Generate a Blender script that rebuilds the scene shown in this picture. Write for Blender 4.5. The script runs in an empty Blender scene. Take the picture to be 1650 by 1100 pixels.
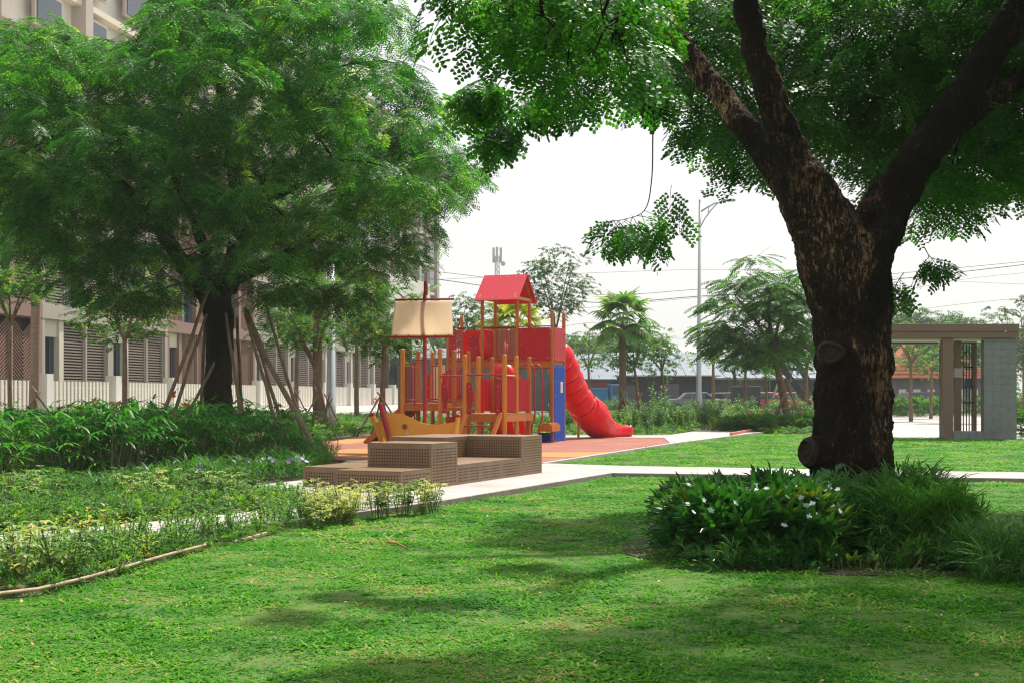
import bpy, math, random
import numpy as np
from mathutils import Vector, Matrix, noise
R = math.radians
SC = bpy.context.scene
COL = SC.collection
rnd = random.Random(7)
nrs = np.random.RandomState(7)

# ------------------------------------------------------------------ camera, sky, sun, exposure
F, H, CX, HY = 2200.0, 1.2, 825.0, 637.0
cam = bpy.data.cameras.new('camera'); cam_o = bpy.data.objects.new('camera', cam); COL.objects.link(cam_o)
cam.sensor_width = 36; cam.lens = 36 * F / 1650; cam.shift_y = (HY - 550) / 1650
cam.clip_start = .1; cam.clip_end = 3000
cam_o.location = (0, 0, H); cam_o.rotation_euler = (R(90), 0, 0)
SC.camera = cam_o

SUN_AZ, SUN_EL = 31, 59            # azimuth: degrees right of straight ahead
world = bpy.data.worlds.new('World'); SC.world = world; world.use_nodes = True
nt = world.node_tree; nt.nodes.clear()
sky = nt.nodes.new('ShaderNodeTexSky'); sky.sky_type = 'NISHITA'; sky.sun_disc = False
sky.sun_elevation = R(SUN_EL); sky.sun_rotation = R(SUN_AZ)
sky.air_density = 1.0; sky.dust_density = 6.0; sky.ozone_density = 1.0
veil = nt.nodes.new('ShaderNodeMix'); veil.data_type = 'RGBA'; veil.inputs[0].default_value = .72
nt.links.new(sky.outputs[0], veil.inputs['A']); veil.inputs['B'].default_value = (8.8, 8.75, 8.75, 1)   # bright even haze layer
bg = nt.nodes.new('ShaderNodeBackground'); bg.inputs[1].default_value = .099
out = nt.nodes.new('ShaderNodeOutputWorld')
nt.links.new(veil.outputs['Result'], bg.inputs[0]); nt.links.new(bg.outputs[0], out.inputs[0])
sun = bpy.data.lights.new('sun', 'SUN'); sun.energy = 5.0; sun.angle = R(2.0); sun.color = (1, .95, .86)
sun_o = bpy.data.objects.new('sun', sun); COL.objects.link(sun_o)
sd = Vector((math.sin(R(SUN_AZ)) * math.cos(R(SUN_EL)), math.cos(R(SUN_AZ)) * math.cos(R(SUN_EL)), math.sin(R(SUN_EL))))
sun_o.rotation_euler = sd.to_track_quat('Z', 'Y').to_euler()
SC.view_settings.view_transform = 'Standard'; SC.view_settings.look = 'None'
SC.view_settings.exposure = 0.43; SC.view_settings.gamma = 1.0; SC.view_settings.use_curve_mapping = False
SC.cycles.max_bounces = 10; SC.cycles.diffuse_bounces = 6; SC.cycles.transmission_bounces = 8
SC.cycles.volume_bounces = 1; SC.cycles.use_denoising = True; SC.cycles.denoising_prefilter = 'NONE'; SC.cycles.denoising_input_passes = 'RGB_ALBEDO_NORMAL'; SC.cycles.filter_width = 1.2; SC.cycles.sample_clamp_indirect = 3.0
SC.cycles.caustics_reflective = False; SC.cycles.caustics_refractive = False

# ------------------------------------------------------------------ helpers
def G(px, py):                       # photo pixel of a ground point -> world
    d = F * H / (py - HY); return Vector(((px - CX) * d / F, d, 0))
def A(px, py, d):                    # photo pixel at a distance -> world
    return Vector(((px - CX) * d / F, d, H - (py - HY) * d / F))
def PX(p):
    return CX + F * p[0] / p[1], HY - F * (p[2] - H) / p[1]

class MB:
    def __init__(s): s.v = []; s.f = []
    def add(s, vs, fs):
        n = len(s.v); s.v += [tuple(v) for v in vs]; s.f += [tuple(i + n for i in f) for f in fs]; return s
    def box(s, c, sz, M=None, taper=1.0):
        hx, hy, hz = sz[0] / 2, sz[1] / 2, sz[2] / 2
        vs = [Vector((x * hx * (taper if z > 0 else 1), y * hy * (taper if z > 0 else 1), z * hz)) for z in (-1, 1) for x, y in ((-1, -1), (1, -1), (1, 1), (-1, 1))]
        if M is not None: vs = [M @ v for v in vs]
        c = Vector(c)
        return s.add([v + c for v in vs], [(3, 2, 1, 0), (4, 5, 6, 7), (0, 1, 5, 4), (1, 2, 6, 5), (2, 3, 7, 6), (3, 0, 4, 7)])
    def tube(s, pts, rad, n=8, cap=True, wob=0.0):
        pts = [Vector(p) for p in pts]; k = len(pts)
        if not hasattr(rad, '__len__'): rad = [rad] * k
        base = len(s.v); up = Vector((0, 0, 1)); prev = None
        for i, p in enumerate(pts):
            t = (pts[min(i + 1, k - 1)] - pts[max(i - 1, 0)]).normalized()
            if prev is None:
                a = t.orthogonal().normalized() if abs(t.z) > .95 else up.cross(t).normalized()
            else:
                a = (prev - t * prev.dot(t)).normalized()
            prev = a; b = t.cross(a)
            for j in range(n):
                an = 2 * math.pi * j / n
                r = rad[i]
                if wob: r *= 1 + wob * noise.noise(Vector((p.x * 2 + math.cos(an) * 1.3, p.y * 2 + math.sin(an) * 1.3, p.z * 1.2)))
                s.v.append(tuple(p + a * (math.cos(an) * r) + b * (math.sin(an) * r)))
        for i in range(k - 1):
            for j in range(n):
                q = base + i * n; j2 = (j + 1) % n
                s.f.append((q + j, q + j2, q + n + j2, q + n + j))
        if cap:
            s.f.append(tuple(base + j for j in range(n))[::-1]); s.f.append(tuple(base + (k - 1) * n + j for j in range(n)))
        return s
    def bar(s, p0, p1, w, h=None, up=(0, 0, 1)):
        p0, p1 = Vector(p0), Vector(p1); h = h or w
        t = (p1 - p0).normalized(); u = Vector(up)
        if abs(t.dot(u)) > .98: u = Vector((1, 0, 0))
        a = t.cross(u).normalized() * (w / 2); b = a.normalized().cross(t).normalized() * (h / 2)
        vs = [p0 - a - b, p0 + a - b, p0 + a + b, p0 - a + b, p1 - a - b, p1 + a - b, p1 + a + b, p1 - a + b]
        return s.add(vs, [(0, 1, 2, 3), (7, 6, 5, 4), (0, 4, 5, 1), (1, 5, 6, 2), (2, 6, 7, 3), (3, 7, 4, 0)])
    def prism(s, poly, z0, z1):
        n = len(poly)
        ar = sum(poly[i][0] * poly[(i + 1) % n][1] - poly[(i + 1) % n][0] * poly[i][1] for i in range(n))
        if ar < 0: poly = poly[::-1]
        vs = [(p[0], p[1], z0) for p in poly] + [(p[0], p[1], z1) for p in poly]
        fs = [tuple(range(n))[::-1], tuple(range(n, 2 * n))] + [(i, (i + 1) % n, n + (i + 1) % n, n + i) for i in range(n)]
        return s.add(vs, fs)
    def slab(s, poly3, off):          # planar polygon extruded by a vector
        n = len(poly3); off = Vector(off); p = [Vector(q) for q in poly3]
        return s.add(p + [q + off for q in p], [tuple(range(n))[::-1], tuple(range(n, 2 * n))] + [(i, (i + 1) % n, n + (i + 1) % n, n + i) for i in range(n)])
    def disc(s, c, nrm, r, t, n=16):
        nrm = Vector(nrm).normalized(); return s.tube([Vector(c) - nrm * t / 2, Vector(c) + nrm * t / 2], r, n)
    def mesh(s, name):
        m = bpy.data.meshes.new(name); m.from_pydata(s.v, [], s.f); m.update(); return m
    def build(s, name, m, parent=None, smooth=False, bevel=0, loc=None):
        me = s.mesh(name)
        if m: me.materials.append(m)
        if smooth: me.polygons.foreach_set('use_smooth', [True] * len(me.polygons))
        o = bpy.data.objects.new(name, me); COL.objects.link(o)
        if parent: o.parent = parent
        if loc: o.location = loc
        if bevel:
            b = o.modifiers.new('bevel', 'BEVEL'); b.width = bevel; b.segments = 2; b.limit_method = 'ANGLE'
            b.harden_normals = False
        return o

def tag(o, label=None, cat=None, group=None, kind=None):
    if label: o['label'] = label
    if cat: o['category'] = cat
    if group: o['group'] = group
    if kind: o['kind'] = kind
    return o
def empty(name, loc=(0, 0, 0), rz=0, **k):
    o = bpy.data.objects.new(name, None); COL.objects.link(o); o.location = loc; o.rotation_euler = (0, 0, rz)
    o.empty_display_size = .2
    return tag(o, **k)
def copy_tree(o, parent=None):
    c = o.copy(); COL.objects.link(c)
    if parent: c.parent = parent
    for ch in list(o.children): copy_tree(ch, c)
    return c

# ------------------------------------------------------------------ materials
def nodes(name):
    m = bpy.data.materials.new(name); m.use_nodes = True; t = m.node_tree; t.nodes.clear()
    o = t.nodes.new('ShaderNodeOutputMaterial'); return m, t, o
def N(t, typ, **k):
    n = t.nodes.new(typ)
    for a, b in k.items():
        if a.startswith('i_'): n.inputs[a[2:].replace('_', ' ')].default_value = b
        else: setattr(n, a, b)
    return n
def ramp(t, cols):
    r = t.nodes.new('ShaderNodeValToRGB'); e = r.color_ramp.elements
    while len(e) < len(cols): e.new(.5)
    for i, (p, c) in enumerate(cols): e[i].position = p; e[i].color = (*c, 1)
    return r
def c4(c): return (*c, 1)
def mat(name, c1, c2=None, scale=6, rough=.6, bump=.1, bscale=None, spec=.4, stretch=(1, 1, 1), detail=6, metal=0, dirt=None, dist=.01):
    m, t, o = nodes(name)
    p = N(t, 'ShaderNodeBsdfPrincipled'); p.inputs['Roughness'].default_value = rough; p.inputs['Metallic'].default_value = metal
    p.inputs['Specular IOR Level'].default_value = spec
    tc = N(t, 'ShaderNodeTexCoord'); mp = N(t, 'ShaderNodeMapping'); mp.inputs['Scale'].default_value = stretch
    t.links.new(tc.outputs['Object'], mp.inputs[0])
    nz = N(t, 'ShaderNodeTexNoise'); nz.inputs['Scale'].default_value = scale; nz.inputs['Detail'].default_value = detail; nz.inputs['Roughness'].default_value = .62
    t.links.new(mp.outputs[0], nz.inputs[0])
    c2 = c2 or tuple(x * .8 for x in c1)
    rp = ramp(t, [(.3, c1), (.7, c2)]); t.links.new(nz.outputs[0], rp.inputs[0]); col = rp.outputs[0]
    if dirt:                         # weather stains of their own shape
        n2 = N(t, 'ShaderNodeTexNoise'); n2.inputs['Scale'].default_value = dirt[1]; n2.inputs['Detail'].default_value = 8; n2.inputs['Roughness'].default_value = .7
        t.links.new(tc.outputs['Object'], n2.inputs[0]); r2 = ramp(t, [(.5, (0, 0, 0)), (.72, (1, 1, 1))]); t.links.new(n2.outputs[0], r2.inputs[0])
        mx = N(t, 'ShaderNodeMix', data_type='RGBA'); ml = N(t, 'ShaderNodeMath', operation='MULTIPLY'); ml.inputs[1].default_value = dirt[2]
        t.links.new(r2.outputs[0], ml.inputs[0]); t.links.new(ml.outputs[0], mx.inputs[0]); t.links.new(col, mx.inputs['A']); mx.inputs['B'].default_value = c4(dirt[0]); col = mx.outputs['Result']
    t.links.new(col, p.inputs['Base Color'])
    if bump:
        b = N(t, 'ShaderNodeBump'); b.inputs['Strength'].default_value = bump; b.inputs['Distance'].default_value = dist
        n3 = N(t, 'ShaderNodeTexNoise'); n3.inputs['Scale'].default_value = bscale or scale * 4; n3.inputs['Detail'].default_value = 6
        t.links.new(mp.outputs[0], n3.inputs[0]); t.links.new(n3.outputs[0], b.inputs['Height']); t.links.new(b.outputs[0], p.inputs['Normal'])
    t.links.new(p.outputs[0], o.inputs[0]); return m
def leafmat(name, cols, trans=.35, rough=.45, spec=.35, island=True, tcol=1.35, patch=1.4):
    """cols: ramp stops over a random value of each leaf; part of the light passes through the blade"""
    m, t, o = nodes(name)
    oi = N(t, 'ShaderNodeObjectInfo'); ge = N(t, 'ShaderNodeNewGeometry')
    ad = N(t, 'ShaderNodeMath', operation='MULTIPLY_ADD'); ad.inputs[1].default_value = .55 if island else 0
    m2 = N(t, 'ShaderNodeMath', operation='MULTIPLY'); m2.inputs[1].default_value = .45 if island else 1
    t.links.new(oi.outputs['Random'], m2.inputs[0]); t.links.new(ge.outputs['Random Per Island'], ad.inputs[0]); t.links.new(m2.outputs[0], ad.inputs[2])
    rp = ramp(t, cols)
    nz = N(t, 'ShaderNodeTexNoise'); nz.inputs['Scale'].default_value = patch; nz.inputs['Detail'].default_value = 2; t.links.new(ge.outputs['Position'], nz.inputs[0])
    mr = N(t, 'ShaderNodeMapRange'); mr.inputs[1].default_value = .3; mr.inputs[2].default_value = .7; mr.inputs[3].default_value = -.32; mr.inputs[4].default_value = .32; t.links.new(nz.outputs[0], mr.inputs[0])
    a2 = N(t, 'ShaderNodeMath', operation='ADD', use_clamp=True); t.links.new(ad.outputs[0], a2.inputs[0]); t.links.new(mr.outputs[0], a2.inputs[1])
    t.links.new(a2.outputs[0], rp.inputs[0])
    p = N(t, 'ShaderNodeBsdfPrincipled'); p.inputs['Roughness'].default_value = rough; p.inputs['Specular IOR Level'].default_value = spec * .55
    t.links.new(rp.outputs[0], p.inputs['Base Color'])
    tr = N(t, 'ShaderNodeBsdfTranslucent'); hs = N(t, 'ShaderNodeMix', data_type='RGBA', blend_type='MULTIPLY'); hs.inputs[0].default_value = 1
    t.links.new(rp.outputs[0], hs.inputs['A']); hs.inputs['B'].default_value = (1.5 * tcol, 1.75 * tcol, .7 * tcol, 1); t.links.new(hs.outputs['Result'], tr.inputs[0])
    mx = N(t, 'ShaderNodeMixShader'); mx.inputs[0].default_value = trans
    t.links.new(p.outputs[0], mx.inputs[1]); t.links.new(tr.outputs[0], mx.inputs[2]); t.links.new(mx.outputs[0], o.inputs[0]); return m
def barkmat(name, dark, mid, light, sc=1.0, amt=.62):
    m, t, o = nodes(name)
    tc = N(t, 'ShaderNodeTexCoord'); mp = N(t, 'ShaderNodeMapping'); mp.inputs['Scale'].default_value = (9 * sc, 9 * sc, 2.6 * sc); t.links.new(tc.outputs['Object'], mp.inputs[0])
    n1 = N(t, 'ShaderNodeTexNoise'); n1.inputs['Scale'].default_value = 2.2; n1.inputs['Detail'].default_value = 10; n1.inputs['Roughness'].default_value = .72; n1.inputs['Distortion'].default_value = .5
    t.links.new(mp.outputs[0], n1.inputs[0])
    vo = N(t, 'ShaderNodeTexVoronoi', feature='DISTANCE_TO_EDGE'); vo.inputs['Scale'].default_value = 2.6; t.links.new(mp.outputs[0], vo.inputs[0])
    n5 = N(t, 'ShaderNodeTexNoise'); n5.inputs['Scale'].default_value = 1.1; n5.inputs['Detail'].default_value = 4; n5.inputs['Distortion'].default_value = .8
    mp5 = N(t, 'ShaderNodeMapping'); mp5.inputs['Scale'].default_value = (1.6, 1.6, .7); mp5.inputs['Location'].default_value = (3.1, .4, 1.7); t.links.new(tc.outputs['Object'], mp5.inputs[0]); t.links.new(mp5.outputs[0], n5.inputs[0])
    m5 = N(t, 'ShaderNodeMapRange'); m5.inputs[1].default_value = .42; m5.inputs[2].default_value = .66; m5.inputs[3].default_value = -.10; m5.inputs[4].default_value = .10; t.links.new(n5.outputs[0], m5.inputs[0])
    s5 = N(t, 'ShaderNodeMath', operation='ADD'); t.links.new(n1.outputs[0], s5.inputs[0]); t.links.new(m5.outputs[0], s5.inputs[1])
    r1 = ramp(t, [(.30, dark), (.48, mid), (amt, mid), (amt + .1, light)]); t.links.new(s5.outputs[0], r1.inputs[0])
    r2 = ramp(t, [(0, (.25, .25, .25)), (.12, (1, 1, 1))]); t.links.new(vo.outputs[0], r2.inputs[0])
    mu = N(t, 'ShaderNodeMix', data_type='RGBA', blend_type='MULTIPLY'); mu.inputs[0].default_value = .7; t.links.new(r1.outputs[0], mu.inputs['A']); t.links.new(r2.outputs[0], mu.inputs['B'])
    n4 = N(t, 'ShaderNodeTexNoise'); n4.inputs['Scale'].default_value = 1.3; n4.inputs['Detail'].default_value = 3; t.links.new(tc.outputs['Object'], n4.inputs[0])
    r4 = ramp(t, [(.42, (.32, .3, .3)), (.6, (1, 1, 1))]); t.links.new(n4.outputs[0], r4.inputs[0])
    m4 = N(t, 'ShaderNodeMix', data_type='RGBA', blend_type='MULTIPLY'); m4.inputs[0].default_value = 1; t.links.new(mu.outputs['Result'], m4.inputs['A']); t.links.new(r4.outputs[0], m4.inputs['B'])
    p = N(t, 'ShaderNodeBsdfPrincipled'); p.inputs['Roughness'].default_value = .9; p.inputs['Specular IOR Level'].default_value = .15
    t.links.new(m4.outputs['Result'], p.inputs['Base Color'])
    ma = N(t, 'ShaderNodeMath', operation='ADD'); t.links.new(n1.outputs[0], ma.inputs[0]); t.links.new(vo.outputs[0], ma.inputs[1])
    b = N(t, 'ShaderNodeBump'); b.inputs['Strength'].default_value = 1; b.inputs['Distance'].default_value = .03; t.links.new(ma.outputs[0], b.inputs['Height']); t.links.new(b.outputs[0], p.inputs['Normal'])
    t.links.new(p.outputs[0], o.inputs[0]); return m
def glass(name, c=(.03, .045, .06), rough=.06):
    m = mat(name, c, tuple(x * 1.4 for x in c), scale=.6, rough=rough, bump=0, spec=.8); return m

M = {}
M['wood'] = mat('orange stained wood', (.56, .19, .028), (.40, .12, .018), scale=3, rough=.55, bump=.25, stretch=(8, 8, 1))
M['wood_yellow'] = mat('yellow orange stained wood', (.72, .30, .04), (.55, .20, .025), scale=3, rough=.5, bump=.2, stretch=(8, 8, 1))  # brighter, yellower wood for front posts and ladder sides
M['wood_dark'] = mat('brown stained wood', (.27, .10, .03), (.19, .07, .022), scale=3, rough=.6, bump=.3, stretch=(6, 6, 1))
M['wood_end'] = mat('sawn post top', (.55, .33, .12), (.42, .24, .09), scale=8, rough=.7)
M['red_panel'] = mat('red plastic board', (.52, .008, .022), (.46, .007, .02), scale=2, rough=.4, bump=.04)
M['red_roof'] = mat('red roof board', (.60, .02, .045), (.54, .016, .035), scale=2, rough=.42, bump=.05, dirt=((.42, .06, .07), 1.2, .35))
M['red_paint'] = mat('dark red painted steel', (.42, .025, .03), (.36, .02, .025), scale=4, rough=.4, bump=.05)
M['red_tube'] = mat('bright red moulded plastic', (.80, .006, .018), (.74, .005, .015), scale=1.5, rough=.26, bump=.03, spec=.28)
M['yellow'] = mat('golden orange board', (.86, .42, .045), (.80, .37, .04), scale=2, rough=.45, bump=.04, dirt=((.6, .33, .09), 2.2, .3))
M['blue'] = mat('blue plastic board', (.0, .065, .42), (.0, .055, .36), scale=2, rough=.5, spec=.2, bump=.04)
M['bolt'] = mat('galvanised bolt', (.6, .6, .58), rough=.35, metal=.8, bump=0)
M['sail_old'] = mat('cream canvas', (.74, .60, .43), (.70, .56, .40), scale=3, rough=.85, bump=.12, bscale=60, dirt=((.62, .5, .38), 2, .35))
M['sail'] = leafmat('cream canvas sail', [(0, (.90, .82, .70)), (1, (.87, .79, .67))], .62, rough=.8, spec=.1, tcol=1.0)
M['sail'].node_tree.nodes['Mix'].inputs['B'].default_value = (1.08, 1.05, 1.0, 1)
M['white_board'] = mat('white plastic board', (.78, .77, .74), rough=.45, bump=.03)
M['chain'] = mat('grey rope', (.42, .42, .42), rough=.7)
M['bench'] = mat('bronze powder coated steel', (.21, .122, .062), (.18, .10, .05), scale=3, rough=.42, bump=.05, bscale=200, spec=.5, dirt=((.27, .22, .17), 2.5, .45))
M['bench_in'] = mat('painted shade inside bench', (.035, .028, .022), rough=.8, bump=0)  # near-black, stands for the shade seen through the holes
M['foot'] = mat('steel foot', (.3, .28, .25), rough=.5)
M['concrete'] = mat('pale concrete paving', (.43, .41, .395), (.35, .33, .315), scale=1.6, rough=.85, bump=.3, bscale=70, dirt=((.25, .2, .16), .9, .6))
M['kerb'] = mat('weathered kerb', (.34, .30, .27), (.24, .20, .17), scale=9, rough=.9, bump=.5, dirt=((.15, .11, .07), 4, .5))
M['road'] = mat('asphalt', (.12, .12, .125), (.095, .095, .1), scale=3, rough=.9, bump=.3, bscale=90)
M['rubber_red'] = mat('red rubber surfacing', (.30, .11, .075), (.26, .09, .062), scale=50, rough=.9, bump=.4, bscale=200, dirt=((.46, .24, .18), .8, .5))
M['rubber_or'] = mat('orange rubber surfacing', (.47, .22, .07), (.42, .19, .06), scale=50, rough=.9, bump=.4, bscale=200)
M['soil'] = mat('bare garden soil', (.20, .145, .10), (.12, .085, .055), scale=9, rough=.95, bump=.9, bscale=40, dirt=((.07, .12, .025), 2.5, .75), dist=.02)
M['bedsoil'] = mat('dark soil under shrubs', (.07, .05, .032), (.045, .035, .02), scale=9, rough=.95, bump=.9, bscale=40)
M['turf'] = mat('turf', (.04, .125, .010), (.11, .19, .025), scale=9, rough=.95, bump=.9, bscale=70, detail=10, dirt=((.17, .13, .07), 1.6, .35), dist=.02)
M['ground'] = mat('rough grass ground', (.09, .15, .03), (.16, .18, .07), scale=1.5, rough=.95, bump=.6, bscale=20)
M['hose'] = mat('pale brown hose', (.45, .32, .22), (.33, .23, .15), scale=14, rough=.6, bump=.2)
M['bark'] = barkmat('rough dark bark', (.008, .005, .004), (.032, .02, .013), (.40, .25, .14), 1.7, .535)
M['bark2'] = barkmat('dark bark of shade tree', (.012, .009, .007), (.04, .03, .022), (.16, .12, .09), 1.0, .66)
M['bark3'] = mat('brown young bark', (.22, .14, .09), (.13, .08, .05), scale=6, rough=.9, bump=.6, stretch=(4, 4, 1), dirt=((.32, .25, .19), 5, .6))
M['palmbark'] = mat('fibrous palm bark', (.20, .13, .09), (.09, .055, .035), scale=7, rough=.95, bump=1, stretch=(3, 3, 6))
M['palmsmooth'] = mat('smooth palm trunk', (.30, .20, .14), (.22, .145, .10), scale=3, rough=.85, bump=.3, stretch=(1, 1, 7))
M['palmring'] = mat('pale trunk ring', (.46, .36, .28), rough=.9, bump=.2)
M['scar'] = mat('grey cut wood of branch scar', (.05, .033, .022), (.014, .009, .006), scale=7, rough=.9, bump=1, stretch=(1, 1, 5))
M['stake'] = mat('peeled eucalyptus stake', (.25, .175, .115), (.15, .10, .065), scale=4, rough=.85, bump=.5, stretch=(3, 3, 1), dirt=((.36, .28, .2), 4, .5))
M['lf_fine'] = leafmat('fine feathery leaflets', [(0, (.012, .07, .010)), (.4, (.028, .12, .016)), (.72, (.055, .175, .024)), (.93, (.13, .28, .04)), (1, (.26, .34, .06))], .42, patch=.9)
M['lf_round'] = leafmat('rounded leaflets', [(0, (.016, .075, .010)), (.5, (.032, .12, .015)), (.95, (.06, .17, .02)), (1, (.14, .24, .03))], .42, rough=.42)
M['lf_dark'] = leafmat('glossy dark leaves', [(0, (.014, .075, .012)), (.6, (.028, .12, .016)), (.95, (.06, .18, .022)), (1, (.25, .28, .03))], .25, rough=.3, spec=.8)
M['lf_grasslike'] = leafmat('narrow dull leaves', [(0, (.03, .11, .016)), (.6, (.055, .165, .022)), (.9, (.11, .24, .035)), (1, (.25, .22, .08))], .3)
M['lf_rhapis'] = leafmat('fan palm blades', [(0, (.014, .10, .012)), (.5, (.03, .16, .016)), (.9, (.065, .25, .024)), (1, (.2, .34, .04))], .34, rough=.4)
M['lf_lime'] = leafmat('fresh lime leaves', [(0, (.06, .16, .02)), (.5, (.10, .22, .03)), (.85, (.19, .30, .04)), (.96, (.33, .36, .05)), (1, (.5, .35, .04))], .35)
M['lf_bed'] = leafmat('bedding leaves', [(0, (.035, .13, .015)), (.5, (.075, .20, .02)), (.85, (.15, .29, .03)), (1, (.36, .38, .06))], .36)
M['lf_varieg'] = leafmat('variegated leaves', [(0, (.05, .13, .025)), (.45, (.09, .19, .04)), (.65, (.27, .34, .12)), (.9, (.48, .47, .24)), (1, (.5, .42, .1))], .28)
M['lf_yell'] = leafmat('yellow variegated leaves', [(0, (.07, .15, .03)), (.3, (.16, .24, .05)), (.6, (.42, .42, .17)), (1, (.6, .52, .22))], .28)
M['lf_grey'] = leafmat('grey green leaves', [(0, (.03, .075, .03)), (.5, (.05, .105, .045)), (1, (.09, .16, .065))], .25)
M['lf_mid'] = leafmat('mid green leaves', [(0, (.025, .085, .02)), (.5, (.045, .13, .03)), (1, (.10, .20, .04))], .35)
M['lf_palm'] = leafmat('palm fronds', [(0, (.05, .13, .03)), (.6, (.10, .20, .05)), (1, (.32, .32, .08))], .35)
M['lf_palmyellow'] = leafmat('yellowing palm fronds', [(0, (.10, .17, .03)), (.5, (.28, .30, .05)), (1, (.5, .4, .07))], .35)
M['grass'] = leafmat('lawn blades', [(0, (.022, .13, .008)), (.3, (.045, .20, .010)), (.64, (.095, .285, .015)), (.82, (.17, .31, .04)), (.94, (.34, .35, .13)), (1, (.38, .24, .13))], .32, rough=.6, spec=.2, patch=1.1)
M['litter'] = leafmat('fallen leaf', [(0, (.45, .12, .05)), (.4, (.55, .28, .14)), (.7, (.6, .42, .3)), (.9, (.5, .1, .06)), (1, (.3, .16, .08))], .1)
M['petal_white'] = mat('white petal', (.75, .78, .78), (.68, .70, .72), rough=.5, bump=0)
M['petal_purple'] = mat('lilac petal', (.45, .36, .68), rough=.6, bump=0)
M['petal_orange'] = mat('orange petal', (.78, .20, .02), (.8, .34, .03), scale=30, rough=.5, bump=0)
M['stem'] = mat('green stem', (.10, .14, .05), (.14, .12, .06), rough=.7)
M['taupe'] = mat('taupe painted metal', (.40, .345, .31), (.37, .32, .285), scale=1, rough=.6, bump=.05)
M['taupe_slat'] = mat('brown grey louvre slat', (.27, .21, .18), (.24, .185, .16), scale=2, rough=.6, bump=0)
M['redbrown'] = mat('dusty red brown render', (.27, .165, .14), (.25, .15, .125), scale=1, rough=.75, bump=.05)
M['redbrown_slat'] = mat('dark red brown slat', (.22, .12, .095), (.19, .10, .08), scale=2, rough=.6, bump=0)
M['cream'] = mat('cream render', (.62, .56, .47), (.58, .52, .44), scale=1, rough=.8, bump=.05)
M['offwhite'] = mat('off white render', (.64, .61, .565), (.60, .57, .53), scale=.8, rough=.8, bump=.05, dirt=((.46, .43, .39), .9, .3))
M['void'] = mat('painted shade behind slats', (.05, .042, .04), rough=.9, bump=0)  # dark colour in place of shade behind the louvres
M['glass'] = glass('dark blue window glass', (.02, .035, .05))
M['frame_dark'] = mat('dark blue grey window frame', (.035, .05, .08), rough=.5, bump=0)
M['white_wall'] = mat('white garden wall', (.74, .71, .67), (.70, .67, .63), scale=1, rough=.85, bump=.08, dirt=((.5, .46, .4), 1.2, .35))
M['picket'] = mat('pale painted picket', (.66, .61, .55), (.62, .57, .51), scale=1.5, rough=.55, bump=.03)
M['gate_beam'] = mat('brown pavilion steel', (.17, .10, .075), (.155, .09, .068), scale=1.5, rough=.5, bump=.04)
M['block'] = mat('grey concrete block', (.20, .205, .215), (.165, .17, .18), scale=4, rough=.85, bump=.5, bscale=50, dirt=((.11, .11, .12), 1.6, .5))
M['ceil'] = mat('pale soffit', (.6, .57, .54), rough=.8, bump=0)
M['galv'] = mat('galvanised lamp pole', (.42, .44, .46), (.36, .38, .40), scale=2, rough=.45, bump=.03, metal=.3)
M['cable'] = mat('grey cable', (.12, .12, .12), rough=.6, bump=0)
M['shed_dark'] = mat('dark shed cladding', (.045, .05, .058), (.03, .033, .04), scale=1.3, rough=.9, bump=.2)
M['shed_grey'] = mat('grey shed wall', (.15, .15, .16), (.10, .10, .11), scale=.8, rough=.9, bump=.2)
M['shed_roof'] = mat('weathered metal roof', (.15, .19, .24), (.10, .13, .17), scale=.7, rough=.6, bump=.2, stretch=(6, 1, 1))
M['terracotta'] = mat('terracotta roof tile', (.55, .20, .11), (.42, .14, .08), scale=3, rough=.8)
M['teal'] = mat('teal awning', (.06, .33, .34), rough=.7)
M['sign_red'] = mat('red fascia', (.5, .07, .04), rough=.6)
M['truck_blue'] = mat('blue truck paint', (.02, .16, .34), rough=.4, bump=0)
M['car_red'] = mat('dull red paint', (.45, .05, .05), (.38, .04, .04), rough=.4, bump=0)
M['car_white'] = mat('pale car paint', (.2, .21, .23), rough=.3, bump=0)
M['tyre'] = mat('tyre rubber', (.02, .02, .02), rough=.8, bump=0)
M['skin'] = mat('skin', (.45, .25, .17), rough=.6, bump=0)
M['cloth_blue'] = mat('navy work clothes', (.03, .06, .16), rough=.8, bump=0)
M['helmet'] = mat('yellow helmet', (.7, .5, .1), rough=.4, bump=0)
M['antenna'] = mat('pale antenna housing', (.45, .5, .55), rough=.5, bump=0)
M['steel_black'] = mat('black painted steel', (.025, .028, .032), rough=.5, bump=.05)

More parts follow.
